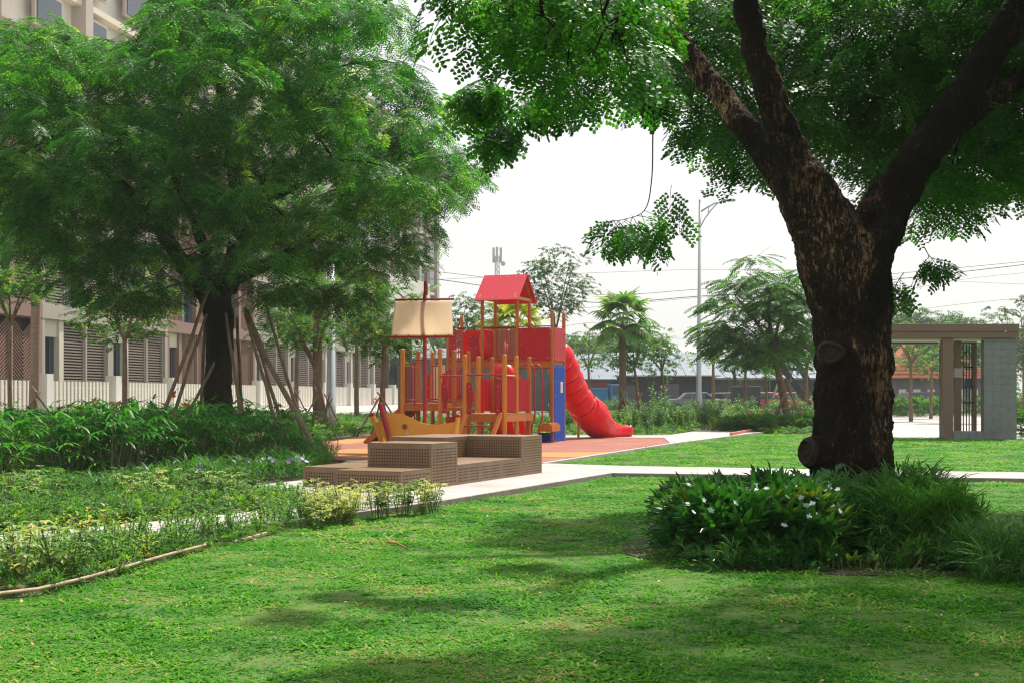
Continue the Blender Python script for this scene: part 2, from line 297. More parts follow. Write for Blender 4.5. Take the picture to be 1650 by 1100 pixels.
# ------------------------------------------------------------------ leaf sources
class LB(MB):
    def leaf(s, p, d, nrm, L, w, fold=.12, shape='oval'):
        d = Vector(d).normalized(); a = d.cross(Vector(nrm))
        a = a.normalized() if a.length > 1e-4 else d.orthogonal().normalized()
        u = a.cross(d).normalized(); p = Vector(p)
        if shape == 'quad':
            s.add([p, p + d * L * .5 + a * w * .5, p + d * L, p + d * L * .5 - a * w * .5], [(0, 1, 2, 3)])
        elif shape == 'round':
            s.add([p, p + d * L * .45 + a * w * .42, p + d * L * .85 + a * w * .42, p + d * L, p + d * L * .85 - a * w * .42, p + d * L * .45 - a * w * .42], [(0, 1, 2, 3), (0, 3, 4, 5)])
        else:
            f = u * w * fold
            s.add([p, p + d * L * .3 + a * w * .5 + f, p + d * L * .68 + a * w * .4 + f, p + d * L - u * L * .08, p + d * L * .68 - a * w * .4 + f, p + d * L * .3 - a * w * .5 + f, p + d * L * .5], [(0, 1, 2, 6), (6, 2, 3), (6, 3, 4), (0, 6, 4, 5)])
    def blade(s, p, d, L, w, droop=.5, n=3, nrm=(0, 0, 1)):
        d = Vector(d).normalized(); p = Vector(p); a = d.cross(Vector(nrm))
        a = a.normalized() if a.length > 1e-3 else d.orthogonal().normalized()
        b = len(s.v); q = p.copy(); cd = d.copy()
        for i in range(n + 1):
            t = i / n; ww = w * .5 * (math.sin(math.pi * (.18 + .82 * t)) ** .7 if i < n else .04)
            s.v += [tuple(q + a * ww), tuple(q - a * ww)]
            cd = (cd + Vector((0, 0, -droop / n))).normalized(); q = q + cd * (L / n)
        for i in range(n): s.f.append((b + 2 * i, b + 2 * i + 1, b + 2 * i + 3, b + 2 * i + 2))
def src(name, lb, m):
    me = lb.mesh(name); me.materials.append(m); o = bpy.data.objects.new(name, me); return o
def rv(r): return Vector((r.uniform(-1, 1), r.uniform(-1, 1), r.uniform(-1, 1)))

def frond(L, pairs, pin, lp, ll, lw, shape, droop=.35, seed=1, petiole=.12, terminal=True):
    r = random.Random(seed); s = LB(); pts = []; q = Vector((0, 0, 0)); d = Vector((1, 0, .25)).normalized()
    n = 8
    for i in range(n + 1):
        pts.append(q.copy()); d = (d + Vector((0, 0, -droop / n))).normalized(); q = q + d * L / n
    s.tube(pts, [.004 * (1 - .7 * i / n) for i in range(n + 1)], 3, cap=False)
    def at(t):
        x = t * n; i = min(int(x), n - 1); return pts[i].lerp(pts[i + 1], x - i), (pts[i + 1] - pts[i]).normalized()
    for k in range(pairs):
        t = petiole + (1 - petiole) * (k + .5) / pairs
        p, dr = at(t)
        pl = pin * (.65 + .5 * math.sin(math.pi * min(1, t * .9 + .1))) * r.uniform(.85, 1.1)
        for sg in (-1, 1):
            side = Vector((0, sg, 0))
            pd = (dr * .55 + side * .85 + Vector((0, 0, r.uniform(-.25, .05)))).normalized()
            if lp == 0:
                s.leaf(p, pd, (0, 0, 1), pl, lw, shape=shape); continue
            for j in range(lp):
                tt = (j + 1) / lp; c = p + pd * pl * tt + Vector((0, 0, -.12 * pl * tt * tt))
                for s2 in (-1, 1):
                    ld = (pd * .6 + pd.cross(Vector((0, 0, 1))).normalized() * s2 + Vector((0, 0, r.uniform(-.25, .1)))).normalized()
                    s.leaf(c, ld, Vector((r.uniform(-.3, .3), r.uniform(-.3, .3), 1)), ll * r.uniform(.8, 1.15), lw, shape=shape)
    return s
SRC = {}
SRC['fine'] = src('fine_frond', frond(.40, 5, .17, 5, .062, .030, 'quad', .7, 1), M['lf_fine'])
SRC['fine2'] = src('fine_frond', frond(.34, 4, .20, 5, .064, .032, 'quad', 1.1, 2), M['lf_fine'])
SRC['round'] = src('round_frond', frond(.32, 4, .15, 4, .046, .033, 'round', .8, 3, .25), M['lf_round'])
SRC['round2'] = src('round_frond', frond(.28, 3, .17, 5, .050, .036, 'round', 1.1, 4, .2), M['lf_round'])
def sprig(n, L, w, m, seed, length=.16, spread=1.0, shape='oval', name='leafy_sprig', up=.35):
    r = random.Random(seed); s = LB()
    s.tube([(0, 0, 0), (length * .5, 0, length * .1), (length, 0, 0)], [.004, .003, .002], 3, cap=False)
    for i in range(n):
        t = (i + .5) / n; an = i * 2.4; p = Vector((length * t, 0, length * .1 * math.sin(math.pi * t)))
        d = Vector((.6 + .8 * t, math.cos(an) * spread, math.sin(an) * spread * .6 + up * .5 + r.uniform(-.3, .2)))
        s.leaf(p, d, Vector((r.uniform(-.4, .4), r.uniform(-.4, .4), 1)), L * r.uniform(.7, 1.15), w * r.uniform(.85, 1.1), shape=shape)
    return src(name, s, m)
SRC['jas'] = sprig(9, .105, .042, M['lf_dark'], 5, .15)
SRC['grey'] = sprig(14, .11, .05, M['lf_grey'], 6, .3)
SRC['mid'] = sprig(16, .12, .05, M['lf_mid'], 7, .35)
SRC['dark'] = sprig(14, .13, .055, M['lf_dark'], 8, .3)
SRC['droop'] = src('droop_frond', frond(.66, 9, .17, 0, .1, .055, 'oval', .75, 9, .1), M['lf_mid'])
SRC['lime'] = sprig(14, .09, .04, M['lf_lime'], 10, .25)
def narrow(seed, m):
    r = random.Random(seed); s = LB()
    s.tube([(0, 0, 0), (.02, 0, .12), (.03, 0, .25)], .003, 3, cap=False)
    for i in range(14):
        an = r.uniform(0, 6.28); t = i / 14
        s.blade((.03 * t, 0, .25 * t), (math.cos(an), math.sin(an), r.uniform(.5, 1.6)), r.uniform(.12, .22), .012, r.uniform(.5, 1.2), 3)
    return src('narrow_tuft', s, m)
SRC['narrow'] = narrow(11, M['lf_grasslike'])
def tuft(seed, n=55, rad=.10, h=(.022, .05), w=.006, m=None):
    r = random.Random(seed); s = LB()
    for i in range(n):
        an = r.uniform(0, 6.28); q = rad * math.sqrt(r.random()); a2 = r.uniform(0, 6.28)
        s.blade((q * math.cos(an), q * math.sin(an), -.004), (math.cos(a2), math.sin(a2), r.uniform(.25, 1.3)), r.uniform(*h), w * r.uniform(.7, 1.3), r.uniform(.3, 1.4), 2)
    return src('grass_tuft', s, m or M['grass'])
SRC['tuft'] = tuft(12, 70, .11, (.022, .05), .0085); SRC['tuft2'] = tuft(13, 60, .11, (.018, .042), .010)
SRC['tuftfar'] = tuft(14, 60, .25, (.03, .06), .018)
lfl = LB(); lfl.leaf((0, 0, 0), (1, 0, .1), (0, 0, 1), .05, .024); SRC['litter'] = src('fallen_leaf', lfl, M['litter'])
fl = LB()
for i in range(5): fl.leaf((0, 0, 0), (math.cos(i * 1.257), math.sin(i * 1.257), .25), (0, 0, 1), .02, .016, shape='round')
SRC['pflower'] = src('purple_flower', fl, M['petal_purple'])

def gn_group(srcs):
    key = 'scatter_' + '_'.join(s.name for s in srcs)
    if key in bpy.data.node_groups: return bpy.data.node_groups[key]
    g = bpy.data.node_groups.new(key, 'GeometryNodeTree')
    g.interface.new_socket('Geometry', in_out='INPUT', socket_type='NodeSocketGeometry')
    g.interface.new_socket('Geometry', in_out='OUTPUT', socket_type='NodeSocketGeometry')
    gi = g.nodes.new('NodeGroupInput'); go = g.nodes.new('NodeGroupOutput'); jn = g.nodes.new('GeometryNodeJoinGeometry')
    def attr(nm, typ):
        a = g.nodes.new('GeometryNodeInputNamedAttribute'); a.data_type = typ; a.inputs[0].default_value = nm; return a
    ra, sa, ka = attr('rot', 'FLOAT_VECTOR'), attr('scl', 'FLOAT_VECTOR'), attr('kin', 'INT')
    for i, so in enumerate(srcs):
        ip = g.nodes.new('GeometryNodeInstanceOnPoints'); oi = g.nodes.new('GeometryNodeObjectInfo'); oi.inputs[0].default_value = so
        cmp_ = g.nodes.new('FunctionNodeCompare'); cmp_.data_type = 'INT'; cmp_.operation = 'EQUAL'
        g.links.new(ka.outputs[0], cmp_.inputs[2]); cmp_.inputs[3].default_value = i
        g.links.new(gi.outputs[0], ip.inputs['Points']); g.links.new(oi.outputs['Geometry'], ip.inputs['Instance'])
        g.links.new(cmp_.outputs[0], ip.inputs['Selection'])
        e = g.nodes.new('FunctionNodeEulerToRotation'); g.links.new(ra.outputs[0], e.inputs[0]); g.links.new(e.outputs[0], ip.inputs['Rotation'])
        g.links.new(sa.outputs[0], ip.inputs['Scale']); g.links.new(ip.outputs[0], jn.inputs[0])
    g.links.new(jn.outputs[0], go.inputs[0]); return g
def scatter(name, pts, rots, scls, srcs, parent=None, kind='stuff'):
    pts = np.asarray(pts, dtype=np.float32); n = len(pts)
    me = bpy.data.meshes.new(name); me.vertices.add(n); me.vertices.foreach_set('co', pts.ravel())
    scls = np.asarray(scls, dtype=np.float32)
    if scls.ndim == 1: scls = np.repeat(scls[:, None], 3, 1)
    a = me.attributes.new('rot', 'FLOAT_VECTOR', 'POINT'); a.data.foreach_set('vector', np.asarray(rots, dtype=np.float32).ravel())
    a = me.attributes.new('scl', 'FLOAT_VECTOR', 'POINT'); a.data.foreach_set('vector', scls.ravel())
    a = me.attributes.new('kin', 'INT', 'POINT'); a.data.foreach_set('value', nrs.randint(0, len(srcs), n).astype(np.int32))
    o = bpy.data.objects.new(name, me); COL.objects.link(o)
    if parent: o.parent = parent
    md = o.modifiers.new('scatter', 'NODES'); md.node_group = gn_group(srcs)
    if kind: o['kind'] = kind
    return o
def inpoly(x, y, poly):
    r = np.zeros(len(x), bool); n = len(poly)
    for i in range(n):
        x1, y1 = poly[i][0], poly[i][1]; x2, y2 = poly[(i + 1) % n][0], poly[(i + 1) % n][1]
        c = ((y1 > y) != (y2 > y)) & (x < (x2 - x1) * (y - y1) / (y2 - y1 + 1e-12) + x1); r ^= c
    return r

# ================================================================== THE GROUND
ground_poly = [(-400, -6), (400, -6), (400, 900), (-400, 900)]
tag(MB().prism(ground_poly, -.3, -.012).build('ground', M['ground']), kind='structure')
GP = lambda L: [G(*p) for p in L]
bed_edge = [(0, 968), (60, 961), (130, 945), (200, 925), (270, 904), (330, 888), (400, 872), (470, 855), (560, 838), (700, 818)]
lawn_front = [Vector((-9, -2, 0)), Vector((-6.5, 4.5, 0)), G(-300, 1010)] + GP(bed_edge) + GP([(985, 768.5), (1300, 773), (1650, 778), (2300, 788)]) + [Vector((14, -2, 0))]
lawn_back = GP([(876, 751.5), (1000, 753), (1300, 759), (1650, 764), (2300, 773), (2300, 712), (1640, 708), (1440, 706), (1310, 702), (1228, 698.5), (1081, 718)])
def lawn(name, poly):
    xs = [p.x for p in poly]; ys = [p.y for p in poly]
    return tag(MB().prism([(p.x, p.y) for p in poly], -.05, 0.004).build(name, M['turf']), kind='structure')
lawn('lawn', lawn_front); lawn('lawn', lawn_back)
bed_left = [G(-300, 1010)] + GP(bed_edge) + GP([(560, 745), (515, 742), (520, 715), (600, 700), (640, 684)]) + [G(-400, 690), G(-700, 800)]
tag(MB().prism([(p.x, p.y) for p in bed_left], -.06, -.003).build('planting_bed', M['soil']), kind='structure')
pad = GP([(390, 790), (490, 778), (560, 745), (872, 750), (1000, 754.5), (1300, 760), (1650, 765.5), (2300, 775), (2300, 787), (1650, 777), (1300, 772), (985, 767.5), (700, 816.5), (560, 836), (470, 847), (330, 862), (60, 890), (-300, 920), (-1100, 987), (-1100, 962), (-300, 895), (60, 866), (330, 840), (470, 824), (490, 806)])
po = tag(MB().prism([(p.x, p.y) for p in pad], -.08, .05).build('path', M['concrete'], bevel=.006), kind='structure')
kl = MB(); ks = GP([(470, 847.5), (560, 836.5), (700, 817), (985, 768), (1300, 772.5), (1650, 777.5), (2300, 787.5)])
for a, b in zip(ks, ks[1:]): kl.bar(a + Vector((0, -.03, .02)), b + Vector((0, -.03, .02)), .05, .09)
tag(kl.build('kerb', M['kerb']), kind='structure')
surf = GP([(876, 750), (1081, 717), (1070, 707), (911, 706.5), (760, 700), (600, 700), (520, 715), (515, 741), (560, 744)])
tag(MB().prism([(p.x, p.y) for p in surf], -.06, .03).build('play_surface', M['rubber_red']), kind='structure')
for i, q in enumerate(([(830, 736), (905, 739), (960, 736.5), (1000, 730), (905, 731), (830, 730)], [(517, 735), (560, 740), (598, 738), (640, 726), (598, 724), (519, 727)], [(530, 714), (560, 717), (592, 713), (600, 706), (560, 708.5)])):
    tag(MB().prism([(p.x, p.y) for p in GP(q)], 0, .034).build('surface_inlay', M['rubber_or']), kind='structure')
kl = MB(); ks = GP([(872, 751), (1081, 717.6), (1228, 698)])
for a, b in zip(ks, ks[1:]): kl.bar(a + Vector((0, 0, .02)), b + Vector((0, 0, .02)), .10, .08)
tag(kl.build('kerb', M['concrete']), kind='structure')
p2 = GP([(1081, 716.6), (1228, 697.5), (1192, 695), (1127, 694.5), (1078, 702.5), (905, 703), (905, 706), (1070, 706.6)])
tag(MB().prism([(p.x, p.y) for p in p2], -.06, .04).build('path', M['concrete']), kind='structure')
dr = GP([(1330, 703), (1440, 705.5), (1640, 707.5), (2300, 711), (2300, 670), (1420, 670), (1330, 676)])
tag(MB().prism([(p.x, p.y) for p in dr], -.06, .03).build('driveway', M['concrete']), kind='structure')
tag(MB().prism([(-60, 90), (120, 90), (120, 103), (-60, 103)], -.06, .0).build('road', M['road']), kind='structure')
tb = GP([(1180, 702.5), (1184, 704), (1226, 698.5), (1222, 697)])
tag(MB().bar(G(1178, 703) + Vector((0, 0, .05)), G(1232, 692) + Vector((0, 0, .05)), .08, .14).build('edging', M['terracotta']), kind='structure')

# lawn blades
def scatter_lawn(name, poly, bands, seed):
    r = np.random.RandomState(seed); P = []; S = []; K = []
    for (y0, y1, dens, sxy, sz) in bands:
        xm = .375 * y1 * 1.12 + 2.6; n = int(dens * 2 * xm * (y1 - y0))
        x = r.uniform(-xm, xm, n); y = r.uniform(y0, y1, n)
        k = inpoly(x, y, poly) & (np.abs(x) < .375 * y * 1.12 + 2.4)
        # worn and thick patches
        x, y = x[k], y[k]
        th = np.array([noise.noise(Vector((a * 1.3, b * 1.3, seed))) for a, b in zip(x, y)])
        k = r.rand(len(x)) < np.clip(.95 + th * .75, .55, 1); x, y, th = x[k], y[k], th[k]
        P.append(np.stack([x, y, np.full(len(x), .004)], 1)); f = r.uniform(.75, 1.25, len(x)) * (1 + th * .5)
        S.append(np.stack([sxy * f, sxy * f, sz * f * r.uniform(.7, 1.4, len(x))], 1))
    P = np.concatenate(P); S = np.concatenate(S); n = len(P)
    Rr = np.stack([r.uniform(-.12, .12, n), r.uniform(-.12, .12, n), r.uniform(0, 6.28, n)], 1)
    return scatter(name, P, Rr, S, [SRC['tuft'], SRC['tuft2']])
scatter_lawn('grass', [(p.x, p.y) for p in lawn_front], [(3.4, 7, 230, 1, 1), (7, 11, 150, 1.2, 1.1), (11, 21, 80, 1.6, 1.2)], 3)
scatter_lawn('grass', [(p.x, p.y) for p in lawn_back], [(21, 30, 40, 2.1, 1.3), (30, 46, 20, 3.0, 1.4)], 4)
# fallen leaves
n = 480; x = nrs.uniform(-5, 6, n); y = nrs.uniform(3.8, 15, n); k = inpoly(x, y, [(p.x, p.y) for p in lawn_front]); x, y = x[k], y[k]; n = len(x)
scatter('fallen_leaves', np.stack([x, y, np.full(n, .045)], 1), np.stack([nrs.uniform(-.5, .5, n), nrs.uniform(-.5, .5, n), nrs.uniform(0, 6.28, n)], 1), nrs.uniform(.3, .75, n), [SRC['litter']])
hp = GP([(-40, 985), (0, 969), (60, 962), (130, 945), (200, 925), (270, 904), (330, 888), (332, 884)])
hose = MB().tube([p + Vector((0, 0, .05)) for p in hp], .012, 8); tag(hose.build('edging_hose', M['hose'], smooth=True), 'pale brown hose lying along the lawn edge of the planting strip', 'hose')
h2 = MB().tube([G(-20, 955) + Vector((0, 0, .045)), G(18, 958) + Vector((0, 0, .05)), G(36, 964) + Vector((0, 0, .07))], .014, 6)
tag(h2.build('fallen_branch', M['hose']), 'short bare stick crossing the hose end at the lower left', 'branch')
tag(MB().tube([G(625, 883) + Vector((0, 0, .05)), G(640, 887) + Vector((0, 0, .06)), G(655, 893) + Vector((0, 0, .05))], .008, 5).build('twig', M['wood_dark']), 'thin dark twig lying on the sunny lawn', 'twig')
for (a, b) in (((140, 917), (172, 913)), ((160, 899), (196, 893)), ((375, 877), (430, 862))):
    tag(MB().tube([G(*a) + Vector((0, 0, .02)), G(*b) + Vector((0, 0, .02))], .015, 5).build('fallen_branch', M['hose']), 'bare stick lying on the soil between the seedlings', 'branch', 'sticks on the soil of the planting strip')

# ================================================================== BENCH (tiered perforated platform)
TH = math.atan2(925, 2200)                       # bench runs back along this heading
bo = G(646, 800); bu = Vector((math.cos(TH), -math.sin(TH), 0)); bv = Vector((math.sin(TH), math.cos(TH), 0))
bench = empty('tiered_bench', bo, -TH, label='bronze perforated metal bench platform with stepped boxes on the concrete path', cat='bench')
def perf(o, u, v, nrm, W, Hh, cell=.038, r=.0108, border=.03):
    """perforated sheet: real octagonal holes with short walls"""
    m = MB(); o, u, v, nrm = Vector(o), Vector(u), Vector(v), Vector(nrm)
    nu = max(1, int((W - 2 * border) / cell)); nv = max(1, int((Hh - 2 * border) / cell))
    bu_, bv_ = (W - nu * cell) / 2, (Hh - nv * cell) / 2
    def q(a, b, dpt=0): return o + u * a + v * b - nrm * dpt
    m.add([q(0, 0), q(W, 0), q(W, bv_), q(0, bv_)], [(0, 1, 2, 3)]); m.add([q(0, Hh - bv_), q(W, Hh - bv_), q(W, Hh), q(0, Hh)], [(0, 1, 2, 3)])
    m.add([q(0, bv_), q(bu_, bv_), q(bu_, Hh - bv_), q(0, Hh - bv_)], [(0, 1, 2, 3)]); m.add([q(W - bu_, bv_), q(W, bv_), q(W, Hh - bv_), q(W - bu_, Hh - bv_)], [(0, 1, 2, 3)])
    for i in range(nu):
        for j in range(nv):
            a0, b0 = bu_ + i * cell, bv_ + j * cell; ca, cb = a0 + cell / 2, b0 + cell / 2
            vs = [q(a0, b0), q(a0 + cell, b0), q(a0 + cell, b0 + cell), q(a0, b0 + cell)]
            oc = [(ca + r * math.cos(math.pi * (k / 4 - 7 / 8)), cb + r * math.sin(math.pi * (k / 4 - 7 / 8))) for k in range(8)]
            vs += [q(*c) for c in oc] + [q(*c, .006) for c in oc]
            fs = [(0, 1, 6, 5), (1, 2, 8, 7), (2, 3, 10, 9), (3, 0, 4, 11), (0, 5, 4), (1, 7, 6), (2, 9, 8), (3, 11, 10)]
            fs += [(4 + k, 4 + (k + 1) % 8, 12 + (k + 1) % 8, 12 + k) for k in range(8)]
            m.add(vs, fs)
    return m
X, Y, Z = Vector((1, 0, 0)), Vector((0, 1, 0)), Vector((0, 0, 1))
def module(name, x0, x1, y0, y1, z1, z0=.09, side_split=None):
    mo = MB().box(((x0 + x1) / 2, (y0 + y1) / 2, z1 - .006), (x1 - x0, y1 - y0, .012)).build(name, M['bench'], bench, bevel=.003)
    MB().box(((x0 + x1) / 2, (y0 + y1) / 2, (z0 + z1) / 2 - .012), (x1 - x0 - .03, y1 - y0 - .03, z1 - z0 - .03)).build('shade_core', M['bench_in'], mo)  # dark box puts the shade behind the holes into colour
    def pn(o, u, nr, W):
        k = max(1, round(W / .72))
        for i in range(k):
            w = W / k - (.004 if k > 1 else 0)
            perf(Vector(o) + Vector(u) * (i * W / k), u, Z, nr, w, z1 - .0125 - z0).build('panel', M['bench'], mo)
    pn((x0, y0, z0), X, -Y, x1 - x0); pn((x1, y0, z0), Y, X, y1 - y0)
    pn((x1, y1, z0), -X, Y, x1 - x0); pn((x0, y1, z0), -Y, -X, y1 - y0)
    return mo
LEN = 4.55
module('low_step', -1.69, -.904, .56, 1.8, .30, .04)
module('low_step', -.90, 0, 0, .816, .303, .04)
module('mid_box', -.90, 0, .82, 1.578, .606, .04)
module('long_seat', -.86, 0, 1.582, 3.748, .309, .04)
module('long_seat', -1.75, -.866, 1.806, 2.986, .303, .04)
module('tall_box', -.86, 0, 3.752, LEN, .615, .04)
module('back_box', -1.75, -.866, 2.99, LEN, .612, .04)
f_ = MB()
for yy in (.2, .9, 1.6, 2.3, 3.0, 3.6):
    for xx in (-.06, -1.0): f_.box((xx, min(yy + .15, LEN - .1), .045), (.08, .12, .03))
f_.build('levelling_feet', M['foot'], bench)

# ================================================================== PLAY STRUCTURE
PT = R(20); pu = Vector((math.cos(PT), -math.sin(PT), 0)); pv = Vector((math.sin(PT), math.cos(PT), 0)); CELL = .95
PO = A(890, 712, 34.7); PO.z = 0
def loc(px, b):                    # local (a, b) of the post that shows at px on row b
    k = (px - CX) / F; q = PO + pv * b
    # (q.x + a*ux) = k (q.y + a*uy)
    a = (k * q.y - q.x) / (pu.x - k * pu.y); return a
play = empty('play_structure', PO, -PT, label='large orange timber play structure with red boards, gabled tower and red tube slide', cat='play structure')
def zy(py, d): return H - (py - HY) * d / F
def post(a, b, z1, z0=.0, w=.098, m='wood', cap=True):
    mm = MB()
    n = 8; pts = []
    mm.tube([(a, b, z0), (a, b, z1 - .02), (a, b, z1)], [w / 2 * 1.05, w / 2 * 1.05, w / 2 * .8], 8)
    o = mm.build('post', M[m], play, bevel=0)
    if cap: MB().tube([(a, b, z1), (a, b, z1 + .008)], [w * .36, w * .3], 8).build('cap', M['wood_end'], o)
    return o
TOPZ, DK = 3.35, 2.07
TX = [-3 * CELL - .02, -2 * CELL - .01, -CELL, 0]            # tower columns 719,776,833,890
for i, a in enumerate(TX):
    for j, b in enumerate((0, CELL)):
        zt = 3.72 if i in (1, 2) else (TOPZ if i == 3 or (i == 0 and j) else 3.0)
        if i == 0 and j == 0: a_ = a
        if i == 0 and j == 1: zt = 3.32
        post(a, b, zt, w=.092, m='wood', cap=zt < 3.6)
def board(name, p0, p1, z0, z1, m, t=.022, bolts=True, parent=None):
    """vertical board between two plan points, fixed with bolts"""
    p0, p1 = Vector((*p0, 0)), Vector((*p1, 0)); d = (p1 - p0).normalized(); nr = Vector((d.y, -d.x, 0))
    o = MB().slab([p0 + Z * z0, p1 + Z * z0, p1 + Z * z1, p0 + Z * z1], nr * t).build(name, M[m], parent or play, bevel=.004)
    if bolts:
        b = MB(); W = (p1 - p0).length
        nx = max(2, round(W / .4) + 1); nz = max(2, round((z1 - z0) / .4) + 1)
        for i in range(nx):
            for k in range(nz):
                if 0 < i < nx - 1 and 0 < k < nz - 1: continue
                c = p0 + d * (.05 + (W - .1) * i / (nx - 1)) + Z * (z0 + .05 + (z1 - z0 - .1) * k / (nz - 1)) + nr * (t + .003)
                b.disc(c, nr, .013, .008, 8)
        b.build('bolts', M['bolt'], o)
    return o
def rail_bars(p0, p1, z0, z1, n, m='red_paint', r=.014, top=True, bottom=True):
    p0, p1 = Vector((*p0, 0)), Vector((*p1, 0)); o = MB().tube([p0 + Z * z1, p1 + Z * z1], .02, 8).build('rail', M[m], play)
    if bottom: MB().tube([p0 + Z * z0, p1 + Z * z0], .018, 8).build('rail', M[m], play)
    for i in range(n):
        q = p0.lerp(p1, (i + 1) / (n + 1)); MB().tube([q + Z * z0, q + Z * z1], r, 6).build('bar', M[m], play)
def deck(a0, a1, b0, b1, z, t=.05, n=None, m='wood', beam=.13):
    n = n or max(2, round((b1 - b0) / .14)); w = (b1 - b0) / n
    for i in range(n): MB().box(((a0 + a1) / 2, b0 + w * (i + .5), z - t / 2), (a1 - a0, w - .008, t)).build('plank', M[m], play)
    for b in (b0 - .02, b1 + .02): MB().box(((a0 + a1) / 2, b, z - t - beam / 2), (a1 - a0, .045, beam)).build('beam', M[m], play)
    for a in (a0 + .02, a1 - .02): MB().box((a, (b0 + b1) / 2, z - t - beam / 2), (.045, b1 - b0 - .01, beam)).build('beam', M[m], play)
deck(TX[0], TX[3], 0, CELL, DK, beam=.10)
PZ0, PZ1 = DK + .04, 2.93
board('red_board', (TX[2] + .05, -.012), (TX[3] - .05, -.012), PZ0, PZ1, 'red_panel')
board('red_board', (TX[3] + .02, .05), (TX[3] + .02, CELL - .05), PZ0 - .03, PZ1, 'red_panel')
board('blue_board', (TX[3] + .02, .05), (TX[3] + .02, CELL - .04), .02, DK - .09, 'blue')
MB().box((TX[3] + .046, .62, 1.42), (.012, .17, .28)).build('notice_plate', M['white_board'], play)
MB().box((TX[3] + .054, .62, 1.43), (.004, .03, .17)).build('notice_mark', M['chain'], play)
board('blue_board', (TX[3] - .26, -.30), (TX[3] + .06, -.30), .0, .27, 'blue', .04)
rail_bars((TX[1] + .05, 0), (TX[2] - .05, 0), PZ0, PZ1, 6)
MB().box(((TX[0] + TX[3]) / 2, -.02, PZ1 + .03), (TX[3] - TX[0], .03, .03)).build('rail', M['wood_dark'], play)
# back boards: tube mouth and slotted panel
def slotted(a0, a1, b, z0, z1, slots, m):
    mm = MB(); xs = [a0] + [v for s in slots for v in s] + [a1]
    for i in range(0, len(xs), 2): mm.box(((xs[i] + xs[i + 1]) / 2, b, (z0 + z1) / 2), (xs[i + 1] - xs[i], .022, z1 - z0))
    for s in slots:
        mm.box(((s[0] + s[1]) / 2, b, z0 + .06), (s[1] - s[0], .022, .12)); mm.box(((s[0] + s[1]) / 2, b, z1 - .14), (s[1] - s[0], .022, .28))
    return mm.build('slotted_board', M[m], play)
M['tan_panel'] = mat('tan plastic board', (.42, .22, .16), rough=.5, bump=.03)
slotted(TX[1] + .05, TX[2] - .05, CELL, PZ0, PZ1, [(TX[1] + .27, TX[1] + .35), (TX[1] + .66, TX[1] + .74)], 'tan_panel')
def ringboard(a0, a1, b, z0, z1, cx, cz, r, m):
    n = 24; mm = MB(); ang = [2 * math.pi * i / n for i in range(n)]
    def edge(t):
        c, s = math.cos(t), math.sin(t); k = min(((a1 - cx) if c > 0 else (a0 - cx)) / c if abs(c) > 1e-6 else 9e9, ((z1 - cz) if s > 0 else (z0 - cz)) / s if abs(s) > 1e-6 else 9e9)
        return (cx + c * k, cz + s * k)
    for y in (b - .011, b + .011):
        vs = [(cx + r * math.cos(t), y, cz + r * math.sin(t)) for t in ang] + [(edge(t)[0], y, edge(t)[1]) for t in ang]
        mm.add(vs, [(i, (i + 1) % n, n + (i + 1) % n, n + i) for i in range(n)])
    return mm.build('tunnel_board', M[m], play)
ca = (TX[0] + TX[1]) / 2 + .1
ringboard(TX[0] + .05, TX[1] - .03, CELL, PZ0, PZ1, ca, 2.48, .36, 'red_tube')
MB().tube([(ca, CELL, 2.48), (ca, CELL + .25, 2.48), (ca + .05, CELL + .5, 2.46), (ca + .2, CELL + .8, 2.3), (ca + .45, CELL + 1.0, 2.05)], [.36, .37, .38, .37, .36], 24, cap=True).build('tunnel', M['red_tube'], play, smooth=True)
board('red_board', (TX[1] - .42, .12), (TX[1] - .14, .12), PZ0, PZ1 - .15, 'red_panel')
board('red_board', (TX[0] + .04, -.01), (TX[0] + .24, -.01), PZ0, PZ1, 'red_panel')
rail_bars((TX[0] + .0, .12), (TX[0] + .0, CELL - .1), PZ0, PZ1, 4)
rail_bars((TX[0] + .27, 0), (TX[0] + .5, 0), PZ0, PZ1, 2)
ringboard(TX[2] + .04, TX[3] - .04, CELL, PZ0, PZ1, (TX[2] + TX[3]) / 2 + .05, 2.48, .36, 'red_tube')
# gable roof over the middle bay
ra0, ra1 = TX[1] - .12, TX[2] + .12; zr, ze = 4.32, 3.62; bm = CELL / 2; eb = .26
for sgn, b0 in ((-1, -eb), (1, CELL + eb)):
    o = MB().slab([(ra0, b0, ze), (ra1, b0, ze), (ra1, bm, zr), (ra0, bm, zr)][::(1 if sgn < 0 else -1)], Vector((0, -sgn * .0, .0)) + Vector((0, sgn * .017, .02))).build('roof_board', M['red_roof'], play)
    b = MB()
    for i in range(6):
        for t in (.1, .9):
            q = Vector((ra0 + .06 + (ra1 - ra0 - .12) * i / 5, b0 + (bm - b0) * t, ze + (zr - ze) * t)) + Vector((0, sgn * .02, .024)); b.disc(q, (0, sgn * .8, .9), .012, .008, 8)
    b.build('bolts', M['bolt'], o)
for a in (TX[1], TX[2]):
    MB().bar((a, -.12, 3.70), (a, CELL + .12, 3.70), .04, .07).build('roof_tie', M['wood_end'], play)
    MB().bar((a, -.2, 3.68), (a, bm, zr - .04), .04, .06).build('rafter', M['wood'], play)
    MB().bar((a, CELL + .2, 3.68), (a, bm, zr - .04), .04, .06).build('rafter', M['wood'], play)
